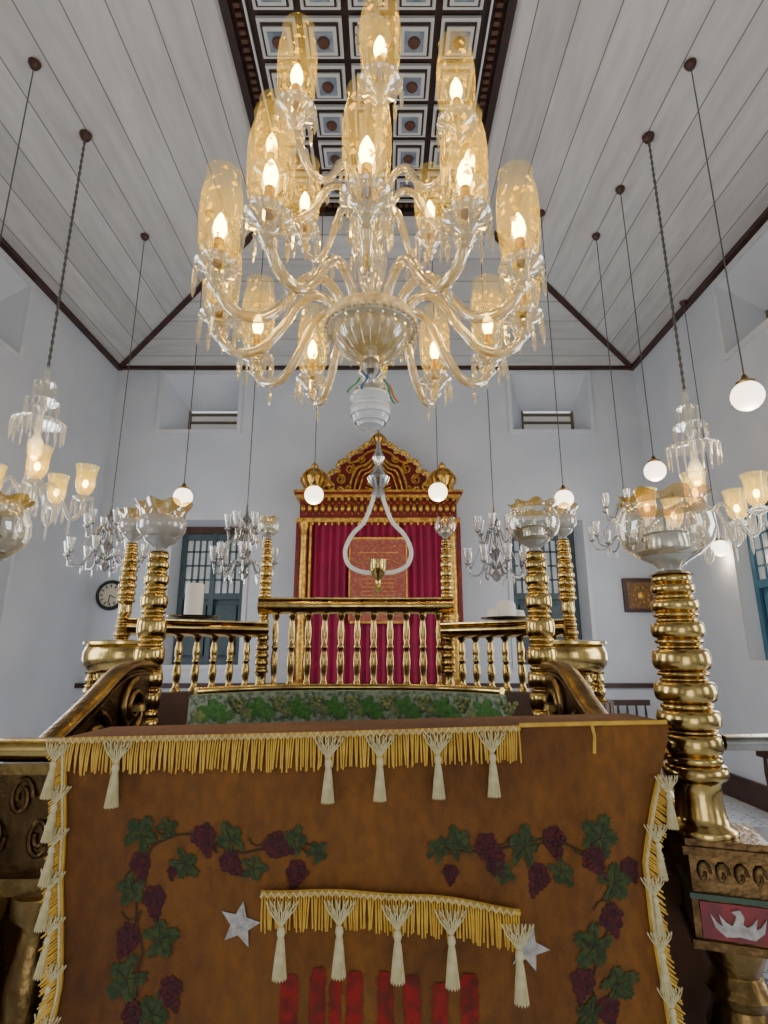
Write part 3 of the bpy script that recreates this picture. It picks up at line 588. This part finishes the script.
# velvet cover
YV = 1.10
vc = thing('velvet_desk_cover', 'golden brown velvet cover with grape embroidery, fringe and tassels', 'cloth', (0, YV, -.15))
def topz(x): return -.157 + (x + .595) * (.028 / 1.127)
def cy(x, z):
    d = max(0, topz(x) - z)
    return .006 * sin(7 * x + 2 * z) + min(1, d * 4) * (.009 * sin(13 * x - 3 * z) + .005 * sin(29 * x + 5 * z) + .014 * sin(4.2 * x + 9 * z + 1)) + .014 * math.exp(-((x - .30 - .25 * (z + .3)) / .03) ** 2) * min(1, d * 6) - .014 * math.exp(-((x - .38 - .2 * (z + .3)) / .035) ** 2) * min(1, d * 6) + .008 * math.exp(-((x + .45 + .2 * (z + .3)) / .03) ** 2) * min(1, d * 6)
def xe(z):
    d = -.15 - z
    l = -.595 + .04 * min(1, max(0, d) / .42) + .005 * sin(20 * z)
    r = .532 - .072 * min(1, max(0, d) / .19) + .012 * max(0, (d - .2) / .25) + .005 * sin(17 * z)
    return l, r
def V(x, z, off=0): return (x, cy(x, z) - off, z + .15)
b = MB(); NX, NZ = 110, 60; vs = []
rows = [(-1, 0)] + [(0, k / NZ) for k in range(NZ + 1)]
for kind, t in rows:
    for i in range(NX + 1):
        f = i / NX
        if kind == -1: x = -.595 + 1.127 * f; vs.append((x, .19, topz(x) + .15 - .004))
        else:
            z = -.15 - .95 * t; l, r = xe(z); x = l + (r - l) * f
            if t == 0: z = topz(x)
            elif z > topz(x) - .004: z = topz(x) - .004
            vs.append(V(x, z))
W = NX + 1
b.add(vs, [(j * W + i, j * W + i + 1, (j + 1) * W + i + 1, (j + 1) * W + i) for j in range(len(rows) - 1) for i in range(NX)])
obj('velvet_panel', b.mesh('velvet', M_VEL, 60), vc)
def cp(u, v): p = at(u, v, YV); return p.x, p.z
X0, X1 = -.595, .532
def fringe(line, L, n, name, parent, slant=(0, -1), off=.008, mats=(M_FRI, M_CRM)):
    b = MB(); pts = [Vector((x, 0, z)) for x, z in line]
    seglen = [0]
    for i in range(len(pts) - 1): seglen.append(seglen[-1] + (pts[i + 1] - pts[i]).length)
    tot = seglen[-1]
    def pa(t):
        d = t * tot
        for i in range(len(pts) - 1):
            if d <= seglen[i + 1] + 1e-9:
                k = (d - seglen[i]) / (seglen[i + 1] - seglen[i]); return pts[i].lerp(pts[i + 1], k)
        return pts[-1]
    ln = [pa(k / 60) for k in range(61)]
    b.tube([V(p.x, p.z, off) for p in ln], .005, 6, 0)
    zz = [V(p.x, p.z + (.004 if k % 2 else -.004), off + .005) for k, p in enumerate([pa(k / (tot / .006)) for k in range(int(tot / .006))])]
    if len(zz) > 2: b.tube(zz, .0024, 5, 1)
    for k in range(n):
        p = pa((k + .5) / n); l = L * random.uniform(.9, 1.06); dx = random.uniform(-.004, .004)
        q0 = V(p.x, p.z, off); q1 = V(p.x + slant[0] * l * .5 + dx * .5, p.z + slant[1] * l * .5, off + .003); q2 = V(p.x + slant[0] * l + dx, p.z + slant[1] * l, off + .002)
        b.tube([q0, q1, q2], [.0014, .0019, .0014], 5, 0)
    obj(name, b.mesh(name, list(mats)), parent)
tassel_b = MB()
tassel_b.lathe([(.003, -.036), (.006, -.040), (.007, -.046), (.005, -.052), (.006, -.056), (.0075, -.07), (.009, -.09), (.0105, -.106), (.009, -.108), (.001, -.104)], seg=14, ruf=None)
for k in range(14):
    a = k * 2 * pi / 14; tassel_b.tube([(.005 * cos(a), .005 * sin(a), -.055), (.008 * cos(a), .008 * sin(a), -.08), (.011 * cos(a), .011 * sin(a), -.109)], .0013, 4)
for k in range(9):
    x = -.026 + k * .0065; tassel_b.tube([(x, 0, 0), (x * .55 + (.004 if k % 2 else -.004), -.002, -.016), (0, 0, -.038)], .0012, 4)
    tassel_b.tube([(x, 0, -.002), (x * .8, -.002, -.012), (x * .3, -.002, -.026), (0, 0, -.038)], .0010, 4)
TM = tassel_b.mesh('tassel', M_CRM)
def tassel(x, z, s=1.0, r=0, off=.014):
    q = V(x, z, off); obj('tassel', TM, vc, q, (0, r, 0), (s, s, s))
xr_ = cp(520, 735)[0]
fringe([(X0, topz(X0) - .004), (xr_, topz(xr_) - .004)], .058, 190, 'fringe', vc)
b = MB(); b.tube([V(xr_ + k * .015, topz(xr_ + k * .015) + .001, .006) for k in range(int((X1 - xr_) / .015) + 1)], .004, 6)
obj('braid', b.mesh('braid', M_FRI), vc)
for u in (121, 330, 380, 437, 491): tassel(cp(u, 740)[0], topz(cp(u, 740)[0]) - .008)
obj('loose_thread', MB().tube([V(.385, topz(.4), .008), V(.387, topz(.4) - .02, .012), V(.384, topz(.4) - .05, .01)], .003, 6).mesh('thr', M_FRI), vc)
lz = [-.165, -.3, -.4, -.55, -.7, -.95]
fringe([(xe(z)[0] + .004, z) for z in lz], .03, 190, 'fringe', vc, slant=(-.8, -.6))
rz_ = [-.22, -.28, -.36, -.45, -.6, -.75, -.95]
fringe([(xe(z)[1] - .004, z) for z in rz_], .03, 170, 'fringe', vc, slant=(.8, -.6))
for z in (-.165, -.235, -.305, -.375, -.445, -.515, -.585): tassel(xe(z)[0] - .004, z, .85, .10)
for z in (-.22, -.30, -.38, -.46, -.54, -.62): tassel(xe(z)[1] + .004, z, .8, -.02)
lnv = [cp(265, 886), cp(340, 888), cp(430, 893), cp(515, 903)]
fringe(lnv, .058, 100, 'valance_fringe', vc, off=.016)
for u, v in ((286, 892), (341, 894), (397, 897), (449, 903), (512, 912)): x, z = cp(u, v); tassel(x, z, 1.02, off=.024)
def star(u, v, r, rot):
    x, z = cp(u, v); pts = []
    for k in range(10): a = rot + k * pi / 5; rr = r if k % 2 == 0 else r * .45; pts.append((x + rr * sin(a), z + rr * cos(a)))
    b = MB(); b.add([V(x, z, .0035)] + [V(px, pz, .0025) for px, pz in pts], [(0, i + 1, (i + 1) % 10 + 1) for i in range(10)])
    obj('embroidered_star', b.mesh('star', M_SLV, 80), vc)
star(240, 924, .038, .15); star(527, 946, .036, .3)
def leaf(b, x, z, r, rot):
    pts = []; r *= random.uniform(.85, 1.1); el = random.uniform(.8, 1)
    for k in range(48):
        a = k * 2 * pi / 48; rr = r * (.52 + .38 * abs(cos(2.5 * a)) ** .8 + .08 * cos(24 * a)) * (1.1 if abs(a) < .4 or abs(a - 2 * pi) < .4 else 1)
        if abs(a - pi) < .3: rr *= .5
        dx, dz = rr * sin(a) * el, rr * cos(a)
        pts.append((x + dx * cos(rot) + dz * sin(rot), z - dx * sin(rot) + dz * cos(rot)))
    b.add([V(x, z, .0032)] + [V(px, pz, .0025) for px, pz in pts], [(0, i + 1, (i + 1) % 48 + 1) for i in range(48)], 0)
    for k in range(5):
        a = rot + k * 2 * pi / 5; b.tube([V(x, z, .0035), V(x + r * .6 * sin(a), z + r * .6 * cos(a), .0032)], .0006, 4, 2)
def cluster(b, x, z, s, rot):
    s *= .78
    for row, cnt in enumerate((3, 4, 5, 4, 3, 2, 1)):
        for k in range(cnt):
            dx = (k - (cnt - 1) / 2) * s * .85 + random.uniform(-.2, .2) * s; dz_ = -row * s * .72 + random.uniform(-.15, .15) * s
            X = x + dx * cos(rot) - dz_ * sin(rot); Z = z + dx * sin(rot) + dz_ * cos(rot); q = V(X, Z, .0022)
            rr = s * random.uniform(.5, .64)
            b.lathe([(rr, 0), (rr * .8, .0006), (.0005, .0009)], q, 8, 1, axis='y')
def vine(path, items, name):
    b = MB(); pp = [cp(u, v) for u, v in path]; c = catmull([(x, 0, z) for x, z in pp], 6)
    b.tube([V(p.x + .003 * sin(i * 1.3), p.z, .001) for i, p in enumerate(c)], .0020, 5, 2)
    for i in range(3, len(c), 6):
        p = c[i]; sgn = 1 if (i // 6) % 2 else -1
        b.tube([V(p.x + t * .03 * cos(t * 3), p.z + sgn * (.02 * t + .012 * sin(t * 6)), .002) for t in [k / 8 for k in range(9)]], .0011, 4, 2)
    for kind, u, v, r, rot in items:
        x, z = cp(u, v)
        if kind == 'l': leaf(b, x, z, r, rot)
        else: cluster(b, x, z, r, rot)
    obj(name, b.mesh(name, [M_LEAF, M_GRAPE, M_STEM], 60), vc)
vine([(125, 1020), (135, 960), (128, 900), (150, 850), (190, 835), (240, 850), (290, 838), (318, 845)],
     [('l', 137, 838, .036, .5), ('l', 182, 866, .036, 2.2), ('l', 232, 838, .036, -.5), ('l', 255, 865, .028, 1.5), ('l', 296, 838, .030, .3), ('l', 318, 850, .020, .8), ('l', 125, 895, .034, 3.6), ('l', 155, 945, .044, 1.2), ('l', 122, 985, .036, 4), ('l', 150, 1018, .034, .4),
      ('g', 202, 828, .0135, .3), ('g', 270, 838, .013, 1.2), ('g', 134, 858, .0125, .2), ('g', 225, 855, .012, .9), ('g', 300, 860, .012, -.2), ('g', 148, 895, .0135, .2), ('g', 125, 935, .013, -.3), ('g', 165, 985, .0125, .5), ('g', 170, 870, .006, 0), ('g', 128, 1010, .011, .3), ('l', 165, 830, .020, 1)], 'vine_embroidery')
vine([(430, 848), (480, 850), (530, 840), (570, 845), (600, 870), (605, 920), (590, 970), (600, 1020)],
     [('l', 437, 850, .026, .5), ('l', 458, 842, .030, -.4), ('l', 522, 845, .038, .2), ('l', 500, 868, .024, 2), ('l', 560, 870, .030, 2.5), ('l', 597, 835, .036, .4), ('l', 612, 880, .034, 1.3), ('l', 590, 940, .038, 3.9), ('l', 618, 985, .036, 1.1), ('l', 588, 1010, .032, 4),
      ('g', 478, 840, .013, 1.1), ('g', 552, 832, .013, .2), ('g', 490, 855, .010, .6), ('g', 540, 866, .013, -.4), ('g', 585, 848, .0125, .6), ('g', 605, 905, .0135, .3), ('g', 580, 965, .013, -.2), ('g', 605, 1000, .0125, .3), ('g', 625, 860, .010, .4), ('g', 450, 866, .008, 0)], 'vine_embroidery')
b = MB()
for (u, w, vt) in ((290, 17, 974), (318, 15, 970), (335, 12, 982), (354, 16, 976), (385, 15, 974), (412, 16, 976), (440, 15, 984), (469, 17, 974)):
    x0_, z0_ = cp(u - w / 2, vt); x1_, _ = cp(u + w / 2, vt); n_ = 40; L_ = []
    R_ = []
    for k in range(n_ + 1):
        z = z0_ - .14 * k / n_; tp_ = .004 * max(0, 1 - k / 3); L_.append(V(x0_ + tp_ + .0016 * random.uniform(-1, 1), z, .0028)); R_.append(V(x1_ - tp_ + .0016 * random.uniform(-1, 1), z, .0028))
    b.add(L_ + R_, [(k, k + 1, n_ + 1 + k + 1, n_ + 1 + k) for k in range(n_)])
obj('red_lettering', b.mesh('red', M_REDT), vc)
# candles
pA = at(196, 618, 2.98)
cd = thing('candle', 'thick white unlit candle standing on brass rail', 'candle', (pA.x, 2.93, .160), 'candles')
obj('wax', MB().lathe([(.045, .012), (.046, .02), (.046, .175), (.04, .182), (.03, .175), (.001, .172)], seg=20).mesh('wax', M_WAX), cd)
obj('wick', MB().tube([(0, 0, .17), (.003, 0, .2)], .003, 6).mesh('wick', M_DARK), cd)
obj('dish', MB().lathe([(.06, 0), (.13, .006), (.135, .014), (.05, .012), (.001, .012)], seg=24).mesh('dish', M_SIL), cd)
pB = at(505, 612, 3.0)
cd = thing('candle', 'low melted white candle stub on silver dish', 'candle', (pB.x, 2.97, .155), 'candles')
b = MB().lathe([(.05, .012), (.055, .03), (.05, .08), (.035, .10), (.001, .09)], seg=14, ruf=None)
b.lathe([(.045, .012), (.04, .055), (.02, .065), (.001, .06)], (-.06, 0, 0), 12); b.lathe([(.045, .012), (.035, .05), (.001, .055)], (.06, .01, 0), 12)
obj('wax', b.mesh('wax', M_WAX), cd)
obj('dish', MB().lathe([(.06, 0), (.13, .006), (.135, .014), (.05, .012), (.001, .012)], seg=24).mesh('dish', M_SIL), cd)
# ------------------------------------------------------------------ hanging lamps
def cable(par, zbase, x, y, r=.005, links=False, z0=0.0, s=1.0):
    top = (ceil_z(x, y) - zbase) / s
    if links:
        n = int((top - z0) / .03); pts = [(0, 0, z0 + (top - z0) * k / n) for k in range(n + 1)]
        b = MB().tube(pts, [r * (1.4 if k % 2 else .65) for k in range(n + 1)], 6)
    else: b = MB().tube([(0, 0, z0), (0, 0, top)], r, 6)
    obj('chain' if links else 'suspension_rod', b.mesh('cable', M_CHAIN), par)
    obj('ceiling_hook', MB().lathe([(.012, -.06), (.03, -.05), (.045, -.02), (.05, 0)], seg=12).mesh('hook', M_DW), par, (0, 0, top - .005))
globe_m = MB().sph((0, 0, 0), .11, 20).mesh('globe', M_GLOBE); cap_m = MB().lathe([(.06, .09), (.065, .11), (.03, .13), (.012, .17)], seg=14).mesh('cap', M_BRASSD)
def globe(x, y, z, r=.11, w=6):
    t = thing('globe_pendant', 'glowing round white glass globe pendant on thin rod', 'pendant lamp', (x, y, z), 'globe pendants')
    s = r / .11; obj('glass_globe', globe_m, t, sc=(s, s, s)); obj('cap', cap_m, t, sc=(s, s, s)); cable(t, z, x, y, .005, z0=.15 * s)
    lamp(t, (0, 0, -.13 * s), w, (1, .80, .52), .08)
for (hu, hv, gv, r) in ((690, 62, 396, .105), (35, 62, 396, .105), (620, 188, 471, .095)):
    h = hook(hu, hv); globe(h.x, h.y, tv(gv) * h.y, r)
for (u, v, y, r) in ((183, 497, 5.4, .095), (314, 495, 5.6, .10), (438, 492, 5.6, .10), (564, 499, 5.4, .095), (720, 548, 6.3, .095)):
    p = at(u, v, y); globe(p.x, p.y, p.z, r)
def dropmesh(L, r, mat, nm='drop'):
    b = MB(); b.sph((0, 0, -.006), r * .75, 8); b.lathe([(.0005, -.012), (r, -.03), (r * .85, -L * .75), (.0005, -L)], seg=5); return b.mesh(nm, mat, 20)
def crystal_chandelier(x, y, z, narms, R, label, s=1.15):
    t = thing('crystal_chandelier', label, 'chandelier', (x, y, z), 'small crystal chandeliers'); t.scale = (s, s, s)
    obj('stem', MB().lathe([(.001, 0), (.03, .03), (.045, .08), (.02, .12), (.06, .18), (.075, .24), (.045, .30), (.03, .36), (.04, .45), (.025, .55), (.045, .62), (.05, .68), (.025, .74), (.02, .90), (.045, .95), (.025, 1.0), (.035, 1.12), (.012, 1.28)], seg=16).mesh('stem', M_CRYC), t)
    for cz, cr in ((.84, .175), (1.0, .11), (1.14, .07)):
        g = MB(); g.lathe([(.02, .025), (cr * .5, .015), (cr, 0), (cr * .98, -.008), (cr * .5, .005), (.02, .015)], seg=20); obj('canopy', g.mesh('canopy', M_CRYC), t, (0, 0, cz))
        n = 18 if cr > .15 else (12 if cr > .1 else 8)
        dm = dropmesh(.15 if cr > .15 else .11, .009, M_CRYC)
        for k in range(n): a = k * 2 * pi / n; obj('crystal_drop', dm, t, (cr * .95 * cos(a), cr * .95 * sin(a), cz))
    am = MB().tube(catmull([(.04, 0, .28), (.12, 0, .40), (.2, 0, .30), (.27, 0, .16), (R, 0, .20), (R + .01, 0, .30)], 5), .013, 8).mesh('arm', M_CRYC)
    pm = MB().lathe([(.015, -.02), (.065, .01), (.07, .02), (.03, .02), (.03, .05)], seg=16).mesh('pan', M_CRYC)
    g = MB(); g.opentop = True; g.lathe([(.028, .04), (.048, .06), (.064, .11), (.062, .16), (.068, .22), (.078, .25)], seg=20); sm = g.mesh('tulip', M_TULIP)
    bm = MB().sph((0, 0, .12), .020, 10, 0, 1.5).mesh('bulb', M_BULB); dm = dropmesh(.13, .010, M_CRYC)
    for k in range(narms):
        a = k * 2 * pi / narms + .35; arm = obj('arm', am, t, rot=(0, 0, a)); q = (R + .01, 0, .30)
        obj('drip_pan', pm, arm, q); obj('glass_shade', sm, arm, q); obj('bulb', bm, arm, q)
        for j in range(7): c = j * 2 * pi / 7; obj('crystal_drop', dm, t, ((R + .01) * cos(a) + .065 * cos(c), (R + .01) * sin(a) + .065 * sin(c), .31))
        for f_ in (.12, .2, .27): obj('crystal_drop', dm, t, (f_ * cos(a), f_ * sin(a), .16 if f_ > .25 else .3))
    lamp(t, (0, 0, .6), 9); cable(t, z, x, y, .009, True, 1.26, s)
hA = hook(86, 133); crystal_chandelier(hA.x, hA.y, .84, 5, .33, 'cut crystal chandelier with amber tulip shades, lit, on chain')
hE = hook(648, 135); crystal_chandelier(hE.x, hE.y, .64, 5, .33, 'cut crystal chandelier with amber tulip shades, lit, on chain')
def oil_chandelier(x, y, z, R, s=1.0):
    t = thing('oil_lamp_chandelier', 'tarnished silver chandelier with small clear glass oil cups', 'chandelier', (x, y, z), 'oil lamp chandeliers')
    obj('stem', MB().lathe([(.001, 0), (.03, .02), (.05, .06), (.02, .1), (.03, .2), (.06, .26), (.02, .32), (.02, .5), (.05, .55), (.015, .6), (.01, .7)], seg=14).mesh('stem', M_DSIL), t)
    cup = MB(); cup.opentop = True; cup.lathe([(.01, 0), (.026, .03), (.038, .10), (.042, .12)], seg=12); cm_ = cup.mesh('cup', M_CRYC)
    hm = MB().lathe([(.008, -.03), (.03, -.01), (.03, 0), (.01, .01)], seg=12).mesh('holder', M_DSIL)
    dm = dropmesh(.09, .009, M_CRYC)
    for n, r, zz in ((8, R, .12), (6, R * .6, .42)):
        am = MB().tube(catmull([(.02, 0, zz), (r * .35, 0, zz + .05), (r * .6, 0, zz - .06), (r * .9, 0, zz - .06), (r, 0, zz + .03)], 4), .008, 6).mesh('arm', M_DSIL)
        for k in range(n):
            a = k * 2 * pi / n + .2; arm = obj('arm', am, t, rot=(0, 0, a)); obj('cup_holder', hm, arm, (r, 0, zz + .05)); obj('glass_cup', cm_, arm, (r, 0, zz + .055))
            obj('crystal_drop', dm, t, (r * .95 * cos(a), r * .95 * sin(a), zz + .01)); obj('crystal_drop', dm, t, (r * .6 * cos(a), r * .6 * sin(a), zz - .06))
    for k in range(8):
        a = k * 2 * pi / 8 + .2
        if k % 2 == 0: obj('stay', MB().tube([(R * .9 * cos(a), R * .9 * sin(a), .1), (0, 0, .62)], .004, 4).mesh('stay', M_DSIL), t)
    cable(t, z, x, y, .005, z0=.68)
for (hu, hv, bv) in ((145, 235, 572), (596, 235, 552)):
    h = hook(hu, hv); oil_chandelier(h.x, h.y, tv(bv) * h.y, .36)
for u, v, y in ((243, 580, 5.0), (497, 582, 5.0)):
    p = at(u, v, y); oil_chandelier(p.x, p.y, p.z, .27)
p = at(378, 600, 4.6); z0 = tv(578) * 4.6; zt = tv(440) * 4.6
ly = thing('sanctuary_lamp', 'silver lyre shaped hanging lamp with small brass cup', 'hanging lamp', (p.x, 4.6, z0))
def L_(v): return tv(v) * 4.6 - z0
for s in (-1, 1):
    obj('curved_arm', MB().tube(catmull([(s * .03, 0, L_(492)), (s * .06, 0, L_(505)), (s * .12, 0, L_(522)), (s * .22, 0, L_(535)), (s * .275, 0, L_(550)), (s * .25, 0, L_(564)), (s * .16, 0, L_(571)), (s * .05, 0, L_(573))], 6), .019, 10).mesh('arm', M_OPAL), ly)
obj('crown', MB().lathe([(.02, L_(498)), (.06, L_(494)), (.04, L_(488)), (.085, L_(482)), (.10, L_(478)), (.05, L_(472)), (.03, L_(465)), (.06, L_(458)), (.03, L_(452)), (.01, L_(440))], seg=18).mesh('crown', M_SIL), ly)
obj('lamp_cup', MB().lathe([(.001, L_(594)), (.04, L_(590)), (.02, L_(584)), (.03, L_(578)), (.06, L_(574)), (.075, L_(568)), (.075, L_(560)), (.05, L_(560))], seg=18).mesh('cup', M_BRASS), ly)
cable(ly, z0, p.x, 4.6, .005, z0=L_(442))
# ------------------------------------------------------------------ great chandelier
Y0 = 2.1; XC = -.055; ZB = .865
gc_ = thing('great_crystal_chandelier', 'large two tier crystal chandelier with lit etched hurricane shades', 'chandelier', (XC, Y0, ZB))
fm = MB().lathe([(.001, -.012), (.012, -.004), (.03, .006), (.05, .014), (.052, .022), (.066, .034), (.069, .044), (.078, .056), (.081, .068), (.082, .080), (.079, .092), (.070, .104), (.058, .114), (.074, .122), (.084, .136), (.078, .150), (.05, .160), (.04, .17)], seg=28)
fm.lathe([(.03, .165), (.06, .18), (.03, .20), (.02, .22), (.05, .25), (.03, .31)], seg=20, mi=1)
for zz, rr in ((.03, .064), (.058, .081), (.088, .082)): fm.tube([(rr * cos(i * pi / 16), rr * sin(i * pi / 16), zz) for i in range(33)], .0035, 6)
obj('opal_finial', fm.mesh('finial', [M_OPAL, M_SIL]), gc_, label='white ribbed opal glass ball finial with silver neck')
for (px, py, col, L0) in ((.10, -.03, (.02, .25, .22), .12), (.115, .0, (.6, .18, .03), .10), (-.03, -.10, (.03, .12, .35), .09), (-.09, -.05, (.05, .3, .08), .08)):
    mr = pmat('ribbon_dye', col, .6); b = MB()
    n_ = 8; vs = []
    for i in range(n_ + 1):
        f = i / n_; xx = px * (.5 + .5 * f) + .006 * sin(6 * f); yy = py * (.5 + .5 * f); zz = .22 - f * L0
        vs += [(xx - .005, yy, zz), (xx + .005, yy, zz)]
    b.add(vs, [(2 * i, 2 * i + 1, 2 * i + 3, 2 * i + 2) for i in range(n_)])
    obj('ribbon', b.mesh('ribbon', mr), gc_, label='small coloured ribbon')
g = MB().lathe([(.03, .31), (.06, .318), (.11, .342), (.145, .38), (.16, .415), (.165, .44)], seg=36)
for k in range(24): a = k * 2 * pi / 24; g.tube([(.10 * cos(a), .10 * sin(a), .335), (.138 * cos(a), .138 * sin(a), .37), (.158 * cos(a), .158 * sin(a), .405), (.164 * cos(a), .164 * sin(a), .435)], .0025, 5)
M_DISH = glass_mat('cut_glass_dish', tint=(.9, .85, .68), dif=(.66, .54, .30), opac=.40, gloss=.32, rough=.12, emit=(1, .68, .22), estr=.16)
obj('glass_dish', g.mesh('dish', M_DISH), gc_)
M_RIM = pmat('ivory_glass_rim', (.66, .57, .38), .3, coat=.4, col2=(.48, .40, .25), scale=30)
g = MB().lathe([(.15, .43), (.185, .44), (.195, .46), (.195, .49), (.18, .51), (.15, .515), (.05, .54)], seg=36)
for k in range(40): a = k * 2 * pi / 40; g.sph((.195 * cos(a), .195 * sin(a), .45), .010, 6)
obj('dish_rim', g.mesh('rim', M_RIM), gc_)
obj('stem', MB().lathe([(.05, .54), (.03, .60), (.055, .66), (.07, .74), (.07, .80), (.04, .86), (.03, .90), (.07, .94), (.09, .98), (.07, 1.02), (.03, 1.06), (.035, 1.2), (.06, 1.32), (.065, 1.42), (.045, 1.52), (.03, 1.58), (.04, 1.7), (.05, 1.8), (.04, 1.95), (.03, 2.05), (.08, 2.12), (.04, 2.2), (.015, 2.4)], seg=20).mesh('stem', M_CRY), gc_)
obj('metal_rod', MB().tube([(0, 0, .3), (0, 0, 2.4)], .012, 8).mesh('rod', M_SIL), gc_)
g = MB(); g.opentop = True
g.lathe([(.048, .05), (.064, .065), (.075, .11), (.080, .19), (.081, .27), (.076, .335), (.067, .38), (.063, .40), (.069, .425)], seg=28)
SHM = g.mesh('shade', M_SHADE)
PANM = MB().lathe([(.02, -.04), (.035, -.02), (.078, .0), (.084, .012), (.06, .012), (.035, .02), (.045, .045), (.053, .055), (.03, .06)], seg=24).mesh('pan', M_CRY)
CUPM = MB().lathe([(.012, -.09), (.03, -.07), (.02, -.05), (.04, -.03)], seg=14).mesh('cup', M_CRY)
BULM = MB().lathe([(.014, .05), (.014, .12), (.010, .13), (.020, .15), (.026, .175), (.022, .205), (.010, .235), (.001, .25)], seg=14).mesh('bulb', M_BULB)
FIT = MB().lathe([(.018, .02), (.018, .13), (.001, .13)], seg=12).mesh('fit', M_BRASSD)
D1 = dropmesh(.12, .010, M_CRY)
stuff = MB(); nd = 0
def addstuff(mb, L, r, p):
    mb.lathe([(.0005, 0), (r * .7, -.008), (.0005, -.014), (r, -.03), (r * .85, -L * .75), (.0005, -L)], p, 5)
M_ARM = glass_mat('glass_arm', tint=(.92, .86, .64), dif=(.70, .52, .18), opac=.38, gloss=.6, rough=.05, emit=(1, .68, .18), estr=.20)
tiers = [(12, .65, .50, 0.0, [(.12, .49), (.16, .57), (.23, .62), (.31, .58), (.38, .46), (.46, .365), (.55, .345), (.62, .39), (.65, .48)]),
         (8, .46, 1.195, radians(5), [(.05, 1.0), (.12, 1.16), (.20, 1.16), (.26, 1.04), (.34, .98), (.42, 1.04), (.46, 1.17)])]
for ti, (n, R, zh, a0, prof) in enumerate(tiers):
    cc = catmull([(r, 0, z) for r, z in prof], 7)
    am = MB().tube(cc, .021 if ti == 0 else .017, 9, twist=.12)
    for k in (2, len(cc) - 5): am.sph(cc[k], .029, 12)
    am = am.mesh('arm', M_ARM, 50)
    for k in range(n):
        a = -pi / 2 + a0 + k * 2 * pi / n; arm = obj('arm', am, gc_, rot=(0, 0, a)); q = (R, 0, zh)
        obj('drip_pan', PANM, arm, q); obj('candle_cup', CUPM, arm, q); obj('glass_shade', SHM, arm, q); obj('bulb', BULM, arm, q); obj('bulb_socket', FIT, arm, q)
        lamp(arm, (R, 0, zh + .29), 1.9, (1, .66, .22), .03)
        ex, ey = R * cos(a), R * sin(a); m = 8
        for j in range(m):
            c = j * 2 * pi / m; px, py = ex + .080 * cos(c), ey + .080 * sin(c)
            if ti == 0: obj('crystal_drop', D1, gc_, (px, py, zh - .0))
            else: addstuff(stuff, .11, .009, (px, py, zh))
        c_ = cc[int(.75 * (len(cc) - 1))]; addstuff(stuff, .09, .010, (c_.x * cos(a), c_.x * sin(a), c_.z - .022))
        c_ = cc[int(.35 * (len(cc) - 1))]; addstuff(stuff, .07, .009, (c_.x * cos(a), c_.x * sin(a), c_.z - .022))
for k in range(24): a = k * 2 * pi / 24; addstuff(stuff, .06, .008, (.19 * cos(a), .19 * sin(a), .43))
for k in range(12): a = k * 2 * pi / 12; addstuff(stuff, .12, .011, (.09 * cos(a), .09 * sin(a), .98)); addstuff(stuff, .10, .011, (.08 * cos(a), .08 * sin(a), 2.12))
obj('crystal_drops', stuff.mesh('drops', M_CRY, 20), gc_, kind='stuff')
cable(gc_, ZB, XC, Y0, .018, True, 2.38)
# ------------------------------------------------------------------ light
w = bpy.data.worlds.new('World'); bpy.context.scene.world = w; w.use_nodes = True
w.node_tree.nodes['Background'].inputs[0].default_value = (0.86, 0.90, 1.0, 1); w.node_tree.nodes['Background'].inputs[1].default_value = 1.0
def area(name, loc, rot, sx, sy, e, col):
    l = bpy.data.lights.new(name, 'AREA'); l.shape = 'RECTANGLE'; l.size = sx; l.size_y = sy; l.energy = e; l.color = col
    o = bpy.data.objects.new(name, l); o.location = loc; o.rotation_euler = rot; COL.objects.link(o)
for y, e in ((5.5, 54), (1.9, 50), (-1.1, 26)):  # area lamps added along both side walls, daylight fill at mostly unseen windows
    area('window_daylight', (XL + .05, y, .6), (0, -pi / 2, 0), 2.0, 1.3, e, (.89, .945, 1)); area('window_daylight', (XR - .05, y, .6), (0, pi / 2, 0), 2.0, 1.3, e, (.89, .945, 1))
area('doorway_daylight', (-.12, NY + .03, -.45), (pi / 2, 0, 0), 1.7, 2.2, 20, (.93, .95, 1))  # added fill lamp behind the camera, set in an unseen doorway
# ------------------------------------------------------------------ camera
cam = bpy.data.cameras.new('camera'); cam.sensor_fit = 'VERTICAL'; cam.sensor_height = 36; cam.lens = F / 1024 * 36; cam.clip_start = .02
co = bpy.data.objects.new('camera', cam); co.rotation_euler = (pi / 2 + TH, 0, 0); COL.objects.link(co); bpy.context.scene.camera = co
for o in bpy.data.objects:
    if o.parent is None: o.location.z += EYE
